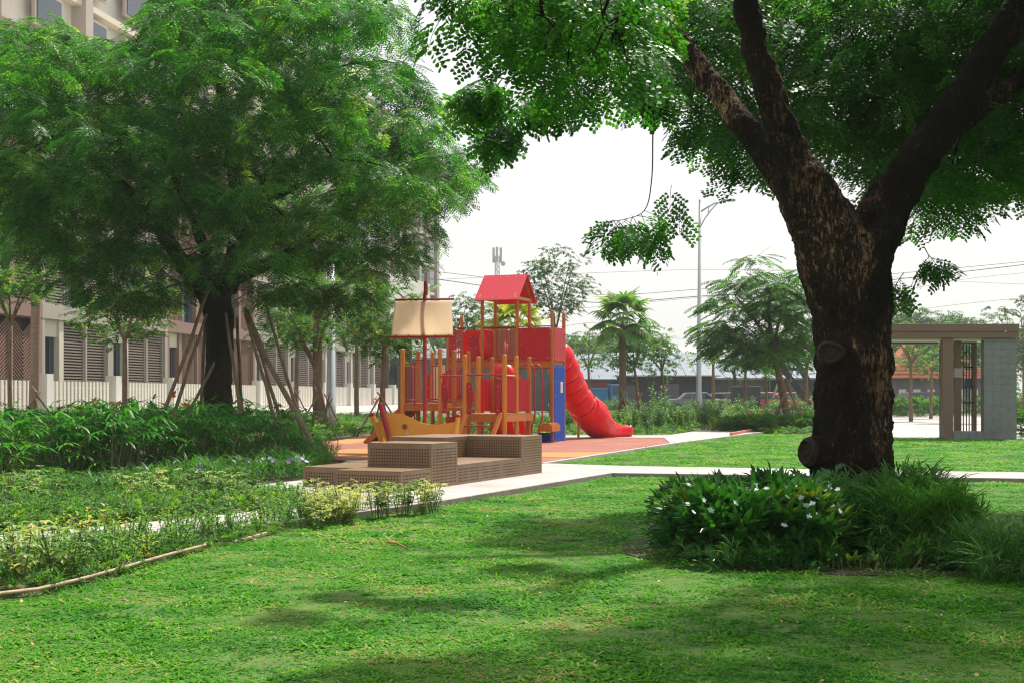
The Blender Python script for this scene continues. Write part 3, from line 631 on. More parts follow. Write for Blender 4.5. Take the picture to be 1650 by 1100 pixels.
# left lower module
LZ = 1.02
for px, b in ((649, -3), (709, -3), (674, -2), (732, -2), (697, -1), (755, -1)):
    post(loc(px, b * CELL), b * CELL, 2.33 if b == -3 else 2.31, w=.11, m='wood_yellow' if b == -3 else 'wood')
LA0, LA1 = loc(649, -3 * CELL), loc(709, -3 * CELL)
deck(LA0, LA1, -3 * CELL, -CELL * 2, LZ); deck(LA0, LA1, -2 * CELL + .05, -CELL, LZ + .0); deck(LA0, LA1, -CELL + .05, -.06, 1.25)
L2 = lambda px, b: (loc(px, b * CELL), b * CELL)
rail_bars((LA0, -3 * CELL + .1), (LA0, -2 * CELL - .1), LZ + .08, 1.9, 4)
rail_bars((LA0 + .05, -2.98 * CELL), (LA0 + .22, -2.98 * CELL), LZ + .08, 1.9, 2)
MB().tube([(LA0 + .32, -3.02 * CELL, .35), (LA0 + .32, -3.02 * CELL, 1.95), (LA0 + .36, -3.02 * CELL, 2.05), (LA0 + .55, -3.02 * CELL, 2.07), (LA0 + .60, -3.0 * CELL, 1.98), (LA0 + .60, -2.9 * CELL, LZ)], .018, 8).build('arch_rail', M['red_paint'], play, smooth=True)
MB().tube([(LA0 + .24, -3.02 * CELL, LZ + .1), (LA0 + .24, -3.02 * CELL, 1.95), (LA0 + .28, -3.02 * CELL, 2.0), (LA0 + .5, -3.02 * CELL, 2.0)], .016, 8).build('arch_rail', M['red_paint'], play, smooth=True)
MB().tube([(LA0 + .05, -3.05 * CELL, .35), (LA0 + .12, -3.1 * CELL, .42), (LA0 + .42, -3.1 * CELL, .42)], .016, 8).build('arch_rail', M['red_paint'], play, smooth=True)
board('white_board', (LA0 + .40, -1.98 * CELL), (LA0 + .70, -1.98 * CELL), LZ + .05, 1.95, 'white_board', bolts=False)
board('red_board', (LA0 + .16, -2.02 * CELL), (LA0 + .32, -2.02 * CELL), LZ + .05, 1.75, 'red_panel')
board('red_board', (LA0 + .62, -2.04 * CELL), (LA0 + .74, -2.04 * CELL), LZ + .05, 1.75, 'red_panel')
board('blue_board', (LA0 + .78, -1.02 * CELL), (LA0 + .93, -1.02 * CELL), LZ + .1, 1.98, 'blue')
rail_bars((LA0 + .72, -2.98 * CELL), (LA1 - .06, -2.98 * CELL), LZ + .1, 1.92, 2)
def wavy(a, b, z0, z1, w, m='red_panel'):
    n = 12; L = [(a + .018 * math.sin(i / n * 6.28), z0 + (z1 - z0) * i / n) for i in range(n + 1)]
    Rr = [(a + w - .03 * (1 + math.sin(i / n * 6.28 + 1)), z0 + (z1 - z0) * i / n) for i in range(n + 1)][::-1]
    o = MB().slab([(x, b, z) for x, z in L + Rr], (0, -.024, 0)).build('climbing_board', M[m], play)
    h = MB()
    for i, t in enumerate((.22, .45, .68)):
        zc = z0 + (z1 - z0) * t; h.tube([(a + w * .42, b - .028, zc - .05), (a + w * .55, b - .032, zc), (a + w * .45, b - .028, zc + .05)], .014, 6)
    h.build('hand_hold', M['redbrown_slat'], o)
    bb = MB()
    for t in (.12, .88): bb.disc((a + w * .4, b - .028, z0 + (z1 - z0) * t), (0, 1, 0), .014, .01, 8)
    bb.build('bolts', M['bolt'], o); return o
wavy(LA1 + .06, -3 * CELL, .78, 1.52, .17)
board('red_board', (LA1 + .03, -2.7 * CELL), (LA1 + .35, -2.7 * CELL), .45, .70, 'red_paint', bolts=False)
MB().box((LA1 + .38, -2.6 * CELL, .9), (.5, .5, .06)).build('step', M['wood'], play)
MB().box((LA1 + .48, -1.9 * CELL, 1.02), (.5, .5, .06)).build('step', M['wood'], play)
# ramp on the far left
for i in range(9):
    t = i / 9; MB().box((LA0 - .1 - 1.0 * t, -2.3 * CELL, .95 - .9 * t - .02), (.14, .9, .04), Matrix.Rotation(-R(42), 3, 'Y')).build('plank', M['wood_dark'], play)
for b in (-2.8 * CELL, -1.85 * CELL): MB().bar((LA0, b, .98), (LA0 - 1.1, b, .02), .05, .14).build('ramp_beam', M['wood'], play)
# climbing net beneath the tower
nx0, nz0 = TX[0] + .06, 1.25
for i in range(3): MB().tube([(nx0 + .09 * i + .02, -.03, .95), (nx0 + .09 * i + .02, -.03, DK - .12)], .010, 5).build('rope', M['red_paint'], play)
for i in range(8): MB().tube([(nx0 + .05, -.045, 1.02 + i * .125), (nx0 + .17, -.045, 1.02 + i * .125)], .014, 5).build('rung', M['chain'], play)
board('blue_board', (TX[0] - .22, -.2), (TX[0] - .12, -.2), 1.45, DK, 'blue')
# corrugated red boards behind the front posts
def ribbed(p0, p1, z0, z1, n, m='red_panel'):
    p0, p1 = Vector((*p0, 0)), Vector((*p1, 0)); 
    for i in range(n):
        q = p0.lerp(p1, (i + .5) / n); w = (p1 - p0).length / n
        MB().tube([q + Z * z0, q + Z * z1], w * .40, 6).build('slat', M[m], play)
    for z in (z0 + .05, z1 - .05): MB().bar(p0 + Z * z, p1 + Z * z, .02, .05).build('batten', M['red_paint'], play)
ribbed(L2(697, -1), L2(755, -1), LZ + .1, 1.85, 14)
# right lower module
RZ = .79
rows = [(-4.15, 2.13), (-3.15, 2.12), (-2.15, 2.12)]
RP = {}
for (pa, pb), (b, zt) in zip(((749, 813), (771, 832), (793, 853)), rows):
    for k, px in (('C', pa), ('D', pb)):
        a = loc(px, b * CELL); RP[k, b] = (a, b * CELL); post(a, b * CELL, zt, w=.112 if b < -4 else .105, m='wood_yellow' if b < -3 else 'wood')
C0, D0, C1, D1, C2, D2 = RP['C', -4.15], RP['D', -4.15], RP['C', -3.15], RP['D', -3.15], RP['C', -2.15], RP['D', -2.15]
deck(C0[0], D0[0], C0[1], C2[1], RZ)
MB().tube([(L2(709, -3)[0], -3 * CELL, 1.66), (C0[0], C0[1], 1.66)], .02, 8).build('rail', M['red_paint'], play)
MB().tube([(C0[0], C0[1], 1.68), (D0[0], D0[1], 1.68)], .021, 8).build('rail', M['red_paint'], play)
MB().tube([(D0[0], D0[1], 1.66), (D1[0], D1[1], 1.66)], .02, 8).build('rail', M['wood_end'], play)
wavy(C0[0] + .055, C0[1], RZ, 1.50, .17); wavy(D0[0] - .215, D0[1], RZ, 1.50, .16)
ribbed((D0[0], D0[1] + .07), (D1[0], D1[1] - .07), RZ + .04, 1.6, 10)
ribbed((D1[0], D1[1] + .07), (D2[0], D2[1] - .07), RZ + .04, 1.6, 10)
ribbed((C2[0] + .06, C2[1]), (D2[0] - .06, D2[1]), RZ + .04, 1.6, 16)
ribbed((C1[0], C1[1] + .07), (C2[0], C2[1] - .07), RZ + .04, 1.6, 8)
for a0, a1 in ((C0[0] + .04, C0[0] - .06), (D0[0] - .1, D0[0] - .22)):
    MB().bar((a0 + .03, C0[1] - .08, RZ - .02), (a1 + .03, C0[1] - .55, .02), .09, .06).build('ladder_side', M['wood_yellow'], play)
for t in (.35, .62, .85): MB().tube([(C0[0] + .0, C0[1] - .08 - .45 * t, RZ * (1 - t)), (D0[0] - .14, C0[1] - .08 - .45 * t, RZ * (1 - t))], .016, 7).build('rung', M['red_paint'], play)
# curved grab rails and link bridge to the tower
hx = D2[0] + .02
for db in (0, .55):
    MB().tube([(hx - .22, D2[1] + db, 1.9), (hx - .1, D2[1] + db, 2.02) if False else (hx - .12, D2[1] + db, 1.95), (hx + .02, D2[1] + db, 1.96), (hx + .10, D2[1] + db, 1.86), (hx + .12, D2[1] + db, 1.6), (hx + .12, D2[1] + db, .62), (hx + .05, D2[1] + db, .5), (hx + .0, D2[1] + db, .1)], .02, 8).build('grab_rail', M['red_paint'], play, smooth=True)
rail_bars((D2[0] + .12, -.8), (TX[3] - .06, -.06), .70, 1.52, 7, m='redbrown_slat', r=.013)
deck(D2[0] + .1, TX[3] - .05, -.75, -.08, .52, beam=.16)
post(TX[3] - .24, -1.2, 1.0, w=.12, m='wood')
MB().box((TX[3] - .24 - .3, -1.0, .3), (.5, .3, .05)).build('step', M['wood'], play)
# inner red slide seen through the middle
inner = [(C2[0] - .45, -.7, 1.85), (C2[0] - .1, -.7, 1.8), (C2[0] + .1, -.65, 1.55), (C2[0] - .0, -.6, 1.2), (C2[0] - .3, -.6, .85), (C2[0] - .4, -.6, .5), (C2[0] - .2, -.7, .25)]
MB().tube(inner, [.17, .2, .21, .21, .21, .2, .18], 18).build('inner_slide', M['red_tube'], play, smooth=True)
for t, (x, zz) in enumerate(((.12, .48), (.42, .42))): MB().slab([(C2[0] + x, -1.4, .7), (C2[0] + x + .16, -1.4, .7), (C2[0] + x + .22, -1.4, .1), (C2[0] + x + .12, -1.4, .02)], (0, .03, 0)).build('chute_side', M['red_tube'], play)

# tube slide ------------------------------------------------------
sl_px = [(872, 553, 36.0), (886, 560, 36.0), (901, 577, 36.2), (912, 601, 36.6), (921, 624, 37.0), (935, 648, 37.4), (951, 668, 37.8)]
SPT = [play.matrix_world.inverted() @ A(*q) for q in sl_px]
bpy.context.view_layer.update(); MI = play.matrix_world.inverted()
SPT = [MI @ A(*q) for q in sl_px]
def spline(pts, n):
    out = []
    P = [pts[0] * 2 - pts[1]] + pts + [pts[-1] * 2 - pts[-2]]
    for i in range(1, len(P) - 2):
        for k in range(n):
            t = k / n; a, b, c, d = P[i - 1], P[i], P[i + 1], P[i + 2]
            out.append(.5 * ((2 * b) + (c - a) * t + (2 * a - 5 * b + 4 * c - d) * t * t + (3 * b - a - 3 * c + d) * t ** 3))
    out.append(pts[-1]); return out
sp = spline(SPT, 12); L = [0]
for a, b in zip(sp, sp[1:]): L.append(L[-1] + (b - a).length)
seg = L[-1] / 6
def at_len(s):
    for i in range(len(L) - 1):
        if L[i + 1] >= s: return sp[i].lerp(sp[i + 1], (s - L[i]) / (L[i + 1] - L[i] + 1e-9))
    return sp[-1]
slide = MB(); seg = L[-1] / 7
for k in range(7):
    pts, rr = [], []
    for i in range(15):
        t = i / 14; pts.append(at_len(min(L[-1] - 1e-4, (k + t) * seg)))
        rr.append(.325 + .095 * max(0, math.sin(math.pi * t)) ** .45)
    o = MB().tube(pts, rr, 28, cap=False).build('slide_section', M['red_tube'], play, smooth=True)
    so = o.modifiers.new('shell', 'SOLIDIFY'); so.thickness = .012
# open run-out chute: half pipe that rises in high side walls then levels off
run = [MI @ A(*q) for q in ((941, 656, 37.6), (952, 668, 37.9), (963, 681, 38.2), (976, 690.5, 38.5), (991, 693.5, 38.75), (1003, 693.5, 38.9), (1011, 693, 39.0), (1015, 693, 39.05))]
RRAD = [.40, .46, .41, .31, .24, .215, .20, .09]
rs = spline(run, 8); m = MB(); n = 18; rows_ = []
for i, p in enumerate(rs):
    t = i / (len(rs) - 1); d = (rs[min(i + 1, len(rs) - 1)] - rs[max(i - 1, 0)]).normalized(); side = d.cross(Z).normalized(); u = side.cross(d).normalized()
    rad = float(np.interp(t * 7, range(8), RRAD)); open_ = .05 + .85 * min(1, max(0, t - .12) * 2.4) * (1 - .8 * max(0, (t - .8) / .2))
    row = []
    for j in range(n + 1):
        an = open_ + (2 * math.pi - 2 * open_) * j / n
        row.append(p + u * (math.cos(an) * rad) + side * (math.sin(an) * rad * (1.0 + .08 * math.sin(an) ** 2)))
    rows_.append(row)
vs = [q for row in rows_ for q in row]; w = n + 1
m.add(vs, [(i * w + j, i * w + j + 1, (i + 1) * w + j + 1, (i + 1) * w + j) for i in range(len(rows_) - 1) for j in range(n)])
m.add(rows_[-1], [tuple(range(n + 1))])
o = m.build('slide_chute', M['red_tube'], play, smooth=True); so = o.modifiers.new('shell', 'SOLIDIFY'); so.thickness = .03; so.offset = 1
lp = MI @ A(932, 672, 37.5)
MB().tube([(lp.x, lp.y, 0), (lp.x, lp.y, .75)], .035, 10).build('slide_leg', M['wood'], play)

# ship ------------------------------------------------------------
SD = 27.4
ship = empty('toy_ship', A(670, 700, SD) * Vector((1, 1, 0)) if False else (A(670, 700, SD).x, SD, 0), -R(8), label='golden orange toy ship side board with red capped posts behind the bench', cat='play ship')
bpy.context.view_layer.update(); SI = ship.matrix_world.inverted()
def S(px, py, dd=0): return SI @ A(px, py, SD + dd)
top = [(612, 674), (611, 668), (618, 666), (632, 665.3), (645, 666), (656, 670), (667, 675), (678, 680), (690, 683), (705, 683.5), (722, 681), (741, 678)]
def sv(p): v = S(*p); return v
tp = [sv(p) for p in top]; n = len(tp)
hull_poly = [Vector((p.x, 0, p.z)) for p in tp] + [Vector((sv((738, 700)).x, 0, .12)), Vector((sv((716, 700)).x, 0, .02)), Vector((sv((630, 700)).x, 0, .02)), Vector((sv((618, 700)).x, 0, .3))]
hull = MB().slab(hull_poly[::-1], (0, .04, 0)).build('hull_board', M['yellow'], ship)
c = sv((651.5, 687)); 
MB().tube([(c.x, -.006, c.z), (c.x, .0, c.z)], .062, 20).build('porthole_rim', M['wood_end'], hull)
MB().tube([(c.x, -.010, c.z), (c.x, -.004, c.z)], .050, 20).build('porthole', M['wood_dark'], hull)
e = MB()
for a, b in (((654, 697), (660, 697)), ((655, 694), (654, 700)), ((657, 700), (660, 702)), ((661, 694), (664, 693))): e.tube([Vector((sv(a).x, -.006, sv(a).z)), Vector((sv(b).x, -.006, sv(b).z))], .008, 5)
e.build('painted_mark', M['white_board'], hull)
def capped(p0, p1, w, m, name='ship_post'):
    p0, p1 = Vector(p0), Vector(p1); o = MB().tube([p0, p1], w / 2, 10).build(name, M[m], ship, smooth=False)
    d = (p1 - p0).normalized(); MB().tube([p1, p1 + d * .03, p1 + d * .055, p1 + d * .068], [w * .54, w * .54, w * .4, w * .1], 10).build('cap', M['red_paint'], o, smooth=True)
a, b = sv((619, 726)), sv((595, 670)); capped((a.x, .15, 0.02), (b.x, .15, b.z), .115, 'yellow')
a, b = sv((635, 722)), sv((613.5, 653)); capped((a.x, -.10, .02), (b.x, -.10, b.z), .10, 'red_paint')
a, b = sv((729, 722)), sv((741.5, 671)); capped((a.x, -.08, .02), (b.x, -.08, b.z), .095, 'yellow')
MB().slab([(sv((612, 670)).x, .02, sv((612, 676)).z), (sv((600, 684)).x, .12, sv((600, 682)).z), (sv((606, 710)).x, .12, .3), (sv((618, 715)).x, .02, .1)], (0, .03, 0)).build('bow_board', M['yellow'], ship)
# mast and sail
mp_ = S(684.5, 700, 1.2); mx, my = mp_.x, mp_.y
zz = lambda py: zy(py, SD + 1.2)
MB().tube([(mx, my, 0), (mx, my, zz(478)), (mx, my, zz(472))], [.042, .042, .03], 12).build('mast', M['red_paint'], ship)
MB().tube([(mx + .02, my, zz(476)), (mx + .02, my, zz(458)), (mx + .02, my, zz(454)), (mx + .02, my, zz(452.5))], [.042, .045, .036, .01], 12).build('mast_head', M['red_paint'], ship, smooth=True)
k_ = (SD + 1.2) / F
def yard(x0, x1, py, r): MB().tube([(mx + (x0 - 684.5) * k_, my - .06, zz(py)), (mx + (x1 - 684.5) * k_, my - .06, zz(py))], r, 8).build('yard', M['red_paint'], ship)
yard(636, 733.5, 483, .022); yard(629, 733.5, 543, .026)
NX, NZ = 24, 14; v_ = []; f_2 = []
for j in range(NZ + 1):
    for i in range(NX + 1):
        u_, w_ = i / NX, j / NZ
        xl = 630.5 + (637 - 630.5) * w_; xr = 731.5 - 2.0 * w_; px = xl + (xr - xl) * u_
        bel = -.05 - .04 * math.sin(math.pi * w_) * (1 - .25 * math.cos(6.28 * u_)) - .018 * math.sin(u_ * 12.56) * math.sin(math.pi * w_)
        v_.append((mx + (px - 684.5) * k_, my + bel, zz(541 - (541 - 485.5) * w_ + 1.0 * math.sin(math.pi * u_) * (1 - w_))))
for j in range(NZ):
    for i in range(NX): q = j * (NX + 1) + i; f_2.append((q, q + 1, q + NX + 2, q + NX + 1))
sm = MB().add(v_, f_2).build('sail', M['sail'], ship, smooth=True); so = sm.modifiers.new('t', 'SOLIDIFY'); so.thickness = .004
for i in range(5):
    px = 638 + i * 21.5; MB().box((mx + (px - 684.5) * k_, my - .06, zz(541.5)), (.02, .06, .05)).build('lashing', M['red_panel'], sm)
# ================================================================== TREES
def wp(o, parent): o.parent = parent; o.location = -parent.location; return o
def clouds(clumps, per, r, flat=.22, droop=.5, sc=(.8, 1.2), yawj=.8, dome=.35):
    P, Q, S = [], [], []
    for (c, rad) in clumps:
        n = max(4, int(per * (rad ** 1.6)))
        for _ in range(n):
            yaw = r.uniform(0, 6.283); u = math.sqrt(r.random()); w = u * rad
            P.append((c[0] + math.cos(yaw) * w * .85, c[1] + math.sin(yaw) * w * .85, c[2] - dome * rad * u * u + r.gauss(0, flat * rad)))
            Q.append((r.uniform(-.45, .45), r.uniform(-.25, .2) + droop * u, yaw + r.gauss(0, yawj))); S.append(r.uniform(*sc))
    return np.array(P), np.array(Q), np.array(S)
def bez(a, b, c, n):
    return [a * (1 - t) ** 2 + b * 2 * t * (1 - t) + c * t * t for t in [i / n for i in range(n + 1)]]
def twigs(limbs, clumps, r, mb, r0=.035, sub=3):
    sk = [(p, .10) for l in limbs for p in l]; base = [p for p, _ in sk]
    for c, rad in sorted(clumps, key=lambda q: min((p - Vector(q[0])).length for p in base)):
        c = Vector(c); cost = lambda e: (e[0] - c).length + (1.2 if e[0].z > c.z + .5 else 0)
        q, rq = min(sk, key=cost); L_ = (c - q).length
        mid = (q + c) / 2 + Vector((0, 0, .12 * L_)) + rv(r) * .16 * L_
        pts = bez(q, mid, c, 6); ra = min(rq * .75, r0 * (.6 + .5 * L_))
        rr_ = [max(.003, ra * (1 - .65 * i / 6)) for i in range(7)]
        mb.tube(pts, rr_, 5, cap=False)
        sk += [(p, x) for p, x in zip(pts[3:], rr_[3:])]
        for _ in range(sub):
            e = c + rv(r) * rad * .8; s0 = pts[r.randint(3, 5)]
            mb.tube(bez(s0, (s0 + e) / 2 + Vector((0, 0, .1)), e, 3), [.010, .007, .005, .002], 4, cap=False)
def woody(name, tubes, m, parent, vox=.03, disp=.03, dsize=.12, mid=.5):
    mb = MB()
    for pts, rad in tubes: mb.tube(pts, rad, 20)
    o = mb.build(name, m, None, smooth=True); wp(o, parent)
    a = o.modifiers.new('remesh', 'REMESH'); a.mode = 'VOXEL'; a.voxel_size = vox; a.use_smooth_shade = True
    s = o.modifiers.new('smooth', 'SMOOTH'); s.iterations = 4
    for i, (dd, ds) in enumerate(((disp * 2.2, dsize * 5), (disp, dsize))):
        t = bpy.data.textures.new('bark_relief', 'CLOUDS'); t.noise_scale = ds; t.noise_depth = 4
        d = o.modifiers.new('relief', 'DISPLACE'); d.texture = t; d.strength = dd; d.mid_level = .62; d.texture_coords = 'LOCAL'
    return o
def path_px(L, d0):
    pts, rad = [], []
    for q in L:
        px, py, w = q[:3]; d = q[3] if len(q) > 3 else d0; pts.append(A(px, py, d)); rad.append(w / 2 * d / F)
    return pts, rad

# ---- the big near tree ----
BT = empty('shade_tree', (A(1372, 860, 12).x, 12, 0), label='massive dark barked tree with forked trunk standing in the flowering shrub bed', cat='tree')
tr = path_px([(1378, 925, 175), (1374, 860, 158), (1373, 790, 140), (1373, 720, 133), (1374, 650, 129), (1375, 590, 127), (1374, 540, 127), (1369, 480, 138), (1362, 430, 152), (1352, 385, 150)], 12)
l0 = path_px([(1362, 440, 130, 12), (1330, 370, 118, 11.95), (1298, 310, 100, 11.85), (1282, 270, 84, 11.8)], 12)
l1 = path_px([(1320, 370, 80, 12.1), (1272, 305, 66, 12.15), (1230, 243, 58, 12.2), (1180, 178, 52, 12.3), (1128, 115, 47, 12.4), (1085, 50, 42, 12.5), (1050, -40, 36, 12.7), (1020, -140, 28, 13)], 12)
l2 = path_px([(1292, 300, 90, 11.85), (1268, 230, 70, 11.75), (1240, 150, 60, 11.6), (1217, 80, 55, 11.5), (1203, 10, 50, 11.4), (1195, -80, 44, 11.2), (1160, -200, 36, 10.8)], 12)
l3 = path_px([(1372, 450, 120, 12), (1408, 380, 98, 12.05), (1436, 320, 88, 12.1), (1470, 270, 78, 12.15), (1510, 215, 70, 12.2), (1555, 150, 64, 12.2), (1598, 85, 62, 12.25), (1640, 15, 60, 12.3), (1680, -60, 52, 12.4), (1720, -170, 40, 12.5)], 12)
l4 = path_px([(1510, 225, 40, 12.3), (1560, 190, 36, 12.5), (1615, 150, 32, 12.8), (1690, 95, 28, 13.1), (1790, 20, 22, 13.4)], 12)
l5 = path_px([(1262, 240, 44, 11.8), (1222, 180, 40, 12.0), (1185, 100, 38, 12.5), (1160, 30, 34, 13), (1150, -60, 30, 13.4)], 12)
l6 = path_px([(1203, 20, 30, 11.4), (1080, -60, 26, 10.6), (960, -110, 20, 9.8), (880, -140, 14, 9.2)], 12)
l7 = path_px([(1640, 0, 30, 12.3), (1560, -120, 26, 11.6), (1480, -240, 20, 10.9)], 12)
limbs = [l1[0][3:], l2[0][3:], l3[0][5:], l4[0][1:]]
woody('trunk', [tr, l0, (l1[0], [x * .88 for x in l1[1]]), (l2[0], [x * .86 for x in l2[1]]), (l3[0], [x * .93 for x in l3[1]]), l4], M['bark'], BT, vox=.02, disp=.042, dsize=.035)
def ring_scar(px, py, rw, rh, d, name, parent, yaw=0, m='scar'):
    c = A(px, py, d); mb = MB(); n = 26; k = d / F
    rings = [(1.08, .05), (1.0, -.035), (.84, -.06), (.74, -.03), (.5, -.015), (.25, -.03), (.02, -.02)]; vs = []
    for s_, dy in rings:
        for j in range(n):
            an = 2 * math.pi * j / n; wob = 1 + .07 * math.sin(3 * an + 1) + .05 * noise.noise(Vector((math.cos(an) * 2, math.sin(an) * 2, s_ * 3 + px)))
            q = Vector((math.cos(an) * rw * k * s_ * wob, dy, math.sin(an) * rh * k * s_ * wob)); q.rotate(Matrix.Rotation(yaw, 3, 'Z')); vs.append(c + q)
    fs = [(i * n + j, i * n + (j + 1) % n, (i + 1) * n + (j + 1) % n, (i + 1) * n + j) for i in range(len(rings) - 1) for j in range(n)]
    mb.add(vs, [f[::-1] for f in fs]); o = mb.build(name, M[m], None, smooth=True); wp(o, parent)
    s = o.modifiers.new('sub', 'SUBSURF'); s.levels = s.render_levels = 2
    t = bpy.data.textures.new('knot_relief', 'CLOUDS'); t.noise_scale = .03; d_ = o.modifiers.new('relief', 'DISPLACE'); d_.texture = t; d_.strength = .02; d_.texture_coords = 'LOCAL'
    return o
ring_scar(1338, 568, 21, 18, 11.70, 'branch_scar', BT, -R(14))
k2 = path_px([(1330, 735, 60, 11.95), (1312, 728, 58, 11.85), (1304, 726, 50, 11.75)], 12)
kn = MB().tube(k2[0], k2[1], 18).build('knot', M['bark'], None, smooth=True); wp(kn, BT)
sb = kn.modifiers.new('s', 'SUBSURF'); sb.levels = sb.render_levels = 2
ring_scar(1302, 727, 13, 22, 11.73, 'knot_scar', BT, -R(38))
# crown: real 3D clumps; their reach follows the low hem of the foliage in the photo
hem = [(560, -20), (610, -25), (640, -15), (690, 5), (740, 40), (790, 100), (850, 160), (900, 195), (950, 175), (1010, 205), (1060, 200), (1100, 215), (1150, 265), (1200, 300), (1230, 320), (1290, 300), (1330, 240), (1440, 330), (1480, 385), (1530, 375), (1570, 350), (1610, 335), (1700, 350), (2400, 300)]
def hem_y(px):
    for (a, b), (c, d) in zip(hem, hem[1:]):
        if a <= px <= c: return b + (d - b) * (px - a) / (c - a)
    return -1e9 if px < hem[0][0] else 300
def ok_shade(p, tol=.0, shift=0):            # crown is shaped by its shadow: clumps that would shade the sunny lawn are dropped
    s = p - sd * (p.z / sd.z); sx, sy = PX(s) if s.y > 1 else (900, 2000)
    f = np.interp(sx - shift, [-400, 500, 700, 850, 1000, 1100, 1400, 1800, 2600], [1300, 1090, 1050, 985, 920, 870, 835, 835, 835])
    return sy > f or r.random() < tol * (5 if sx > 1150 else 1)
def hides_limbs(p, px, py): return 1010 < px < 1830 and py > (45 if px < 1060 else -90) and p.y < 12.9
r = random.Random(21); cl = []; tries = 0
ctr = Vector((2.9, 12.6, 5.2))
while len(cl) < 225 and tries < 60000:
    tries += 1
    p = Vector((r.uniform(-4.2, 10.5), r.uniform(7.2, 18.5), r.uniform(2.5, 8.8)))
    e = Vector(((p.x - 3.2) / 6.0, (p.y - 12.8) / 5.2, (p.z - 5.4) / 3.6)); le = e.length
    if le > 1 or (le < .55 and r.random() < .7): continue
    px, py = PX(p); rad = r.uniform(.40, .68); m_ = rad * F / p.y
    if py + m_ * .62 + .2 * F / p.y > hem_y(px): continue
    if not ok_shade(p, 0, 260) or hides_limbs(p, px, py): continue
    if any((p - q[0]).length < .55 for q in cl): continue
    cl.append((p, rad))
# leaves hanging nearer the camera on the left, and the part of the crown behind the fork
def fill(n, x0, x1, d0, d1, r0, r1, sep, tol, dep):
    k = 0
    for _ in range(n * 40):
        if k >= n: break
        px = r.uniform(x0, x1); d = r.uniform(d0, d1); rad = r.uniform(r0, r1); lim = hem_y(px) - (rad * .62 + .19) * F / d
        py = lim - abs(r.gauss(0, dep)) if r.random() < .6 else r.uniform(-70, lim)
        if py > lim: continue
        p = A(px, py, d)
        if hides_limbs(p, px, py) or not ok_shade(p, tol, 130 if x1 < 1300 else 0) or any((p - q[0]).length < sep for q in cl): continue
        cl.append((p, rad)); k += 1
    print('fill', k)
fill(250, 625, 1010, 5.6, 8.6, .18, .30, .18, .0, 45)
fill(120, 930, 1230, 7.5, 14.5, .28, .45, .34, .0, 30)
fill(34, 1050, 1270, 12.9, 14.2, .24, .36, .30, 1.0, 30)
fill(215, 1110, 1740, 13.0, 15.6, .42, .62, .46, 1.0, 40)
P_, Q_, S_ = clouds(cl, 48, r, flat=.30, droop=.75, sc=(.75, 1.15), dome=.3)
S_ = S_ * np.clip(P_[:, 1] / 10.5, .52, 1)
# lone sprays on thin hanging twigs
hang = [[(1052, 215), (1050, 290), (1038, 340), (1000, 355), (985, 355)], [(870, 150), (800, 125), (750, 140), (735, 160)], [(1000, 110), (940, 150), (860, 145), (800, 190), (796, 210)], [(1250, 200), (1240, 210), (1235, 218)], [(1490, 400), (1500, 415), (1520, 420)], [(1456, 440), (1446, 455), (1442, 470)], [(1040, 120), (1050, 130), (1055, 140), (1060, 150)]]
tb = MB(); ep, eq, es = [], [], []
n_vis = 0
for hi, h in enumerate(hang):
    d = (10.2, 8.6, 9.2, 11.2, 12.2, 11.9, 11)[hi]; pts = spline([A(x, y, d + .12 * i) for i, (x, y) in enumerate(h)], 6)
    if hi == 3: continue
    tb.tube(pts, [.0055 * (1 - .7 * i / len(pts)) for i in range(len(pts))], 4, cap=False)
    for i, p in enumerate(pts):
        if hi == 3 or i < (len(pts) // 2 if hi == 0 else 3): continue
        for _ in range(1 if hi in (0, 4, 5) else 2):
            ep.append(tuple(p)); eq.append((r.uniform(-.6, .6), r.uniform(.2, 1.2), r.uniform(0, 6.28))); es.append(r.uniform(.6, .95))
for (cx_, cy_, k, s_) in ((1005, 385, 7, 16), (1045, 368, 4, 13), (1085, 345, 4, 12), (1040, 400, 3, 10)):
    for _ in range(k): ep.append(tuple(A(cx_ + r.gauss(0, s_), cy_ - 22 + r.gauss(0, s_ * .8), 10.2 + r.uniform(-.2, .2)))); eq.append((r.uniform(-.6, .6), r.uniform(.5, 1.4), r.uniform(0, 6.28))); es.append(r.uniform(.6, .9))
P_ = np.concatenate([P_, ep]); Q_ = np.concatenate([Q_, eq]); S_ = np.concatenate([S_, es])
wp(scatter('crown', P_, Q_, S_, [SRC['round'], SRC['round2']]), BT)
twigs(limbs, cl, r, tb, .022, 1); o = tb.build('branches', M['bark2'], None, smooth=True); wp(o, BT); o['kind'] = 'stuff'
print('big tree fronds', len(P_), 'clumps', len(cl))

# ---- the left feathery tree ----
LT = empty('feathery_tree', (A(352, 700, 26.5).x, 26.5, 0), label='broad feathery leaved tree propped by long stakes in the left planting bed', cat='tree')
tr = path_px([(352, 745, 56), (354, 690, 51), (350, 620, 46), (355, 560, 45), (353, 510, 49), (345, 480, 54), (350, 455, 56)], 26.5)
b1 = path_px([(340, 480, 38), (312, 450, 32), (280, 405, 28), (245, 350, 22, 26), (190, 290, 18, 25.5), (130, 240, 12, 25)], 26.5)
b2 = path_px([(362, 470, 44), (380, 420, 38), (388, 360, 32, 26.8), (380, 280, 26, 27), (360, 180, 20, 27), (350, 90, 14, 27), (345, 0, 8, 27)], 26.5)
b3 = path_px([(378, 450, 26, 26.6), (430, 425, 22, 26.8), (475, 405, 20, 27), (530, 360, 17, 27.2), (600, 310, 13, 27.5), (680, 270, 9, 27.5)], 26.5)
b4 = path_px([(385, 370, 20, 26.8), (430, 290, 17, 27.5), (480, 200, 13, 28), (540, 110, 9, 28.5)], 26.5)
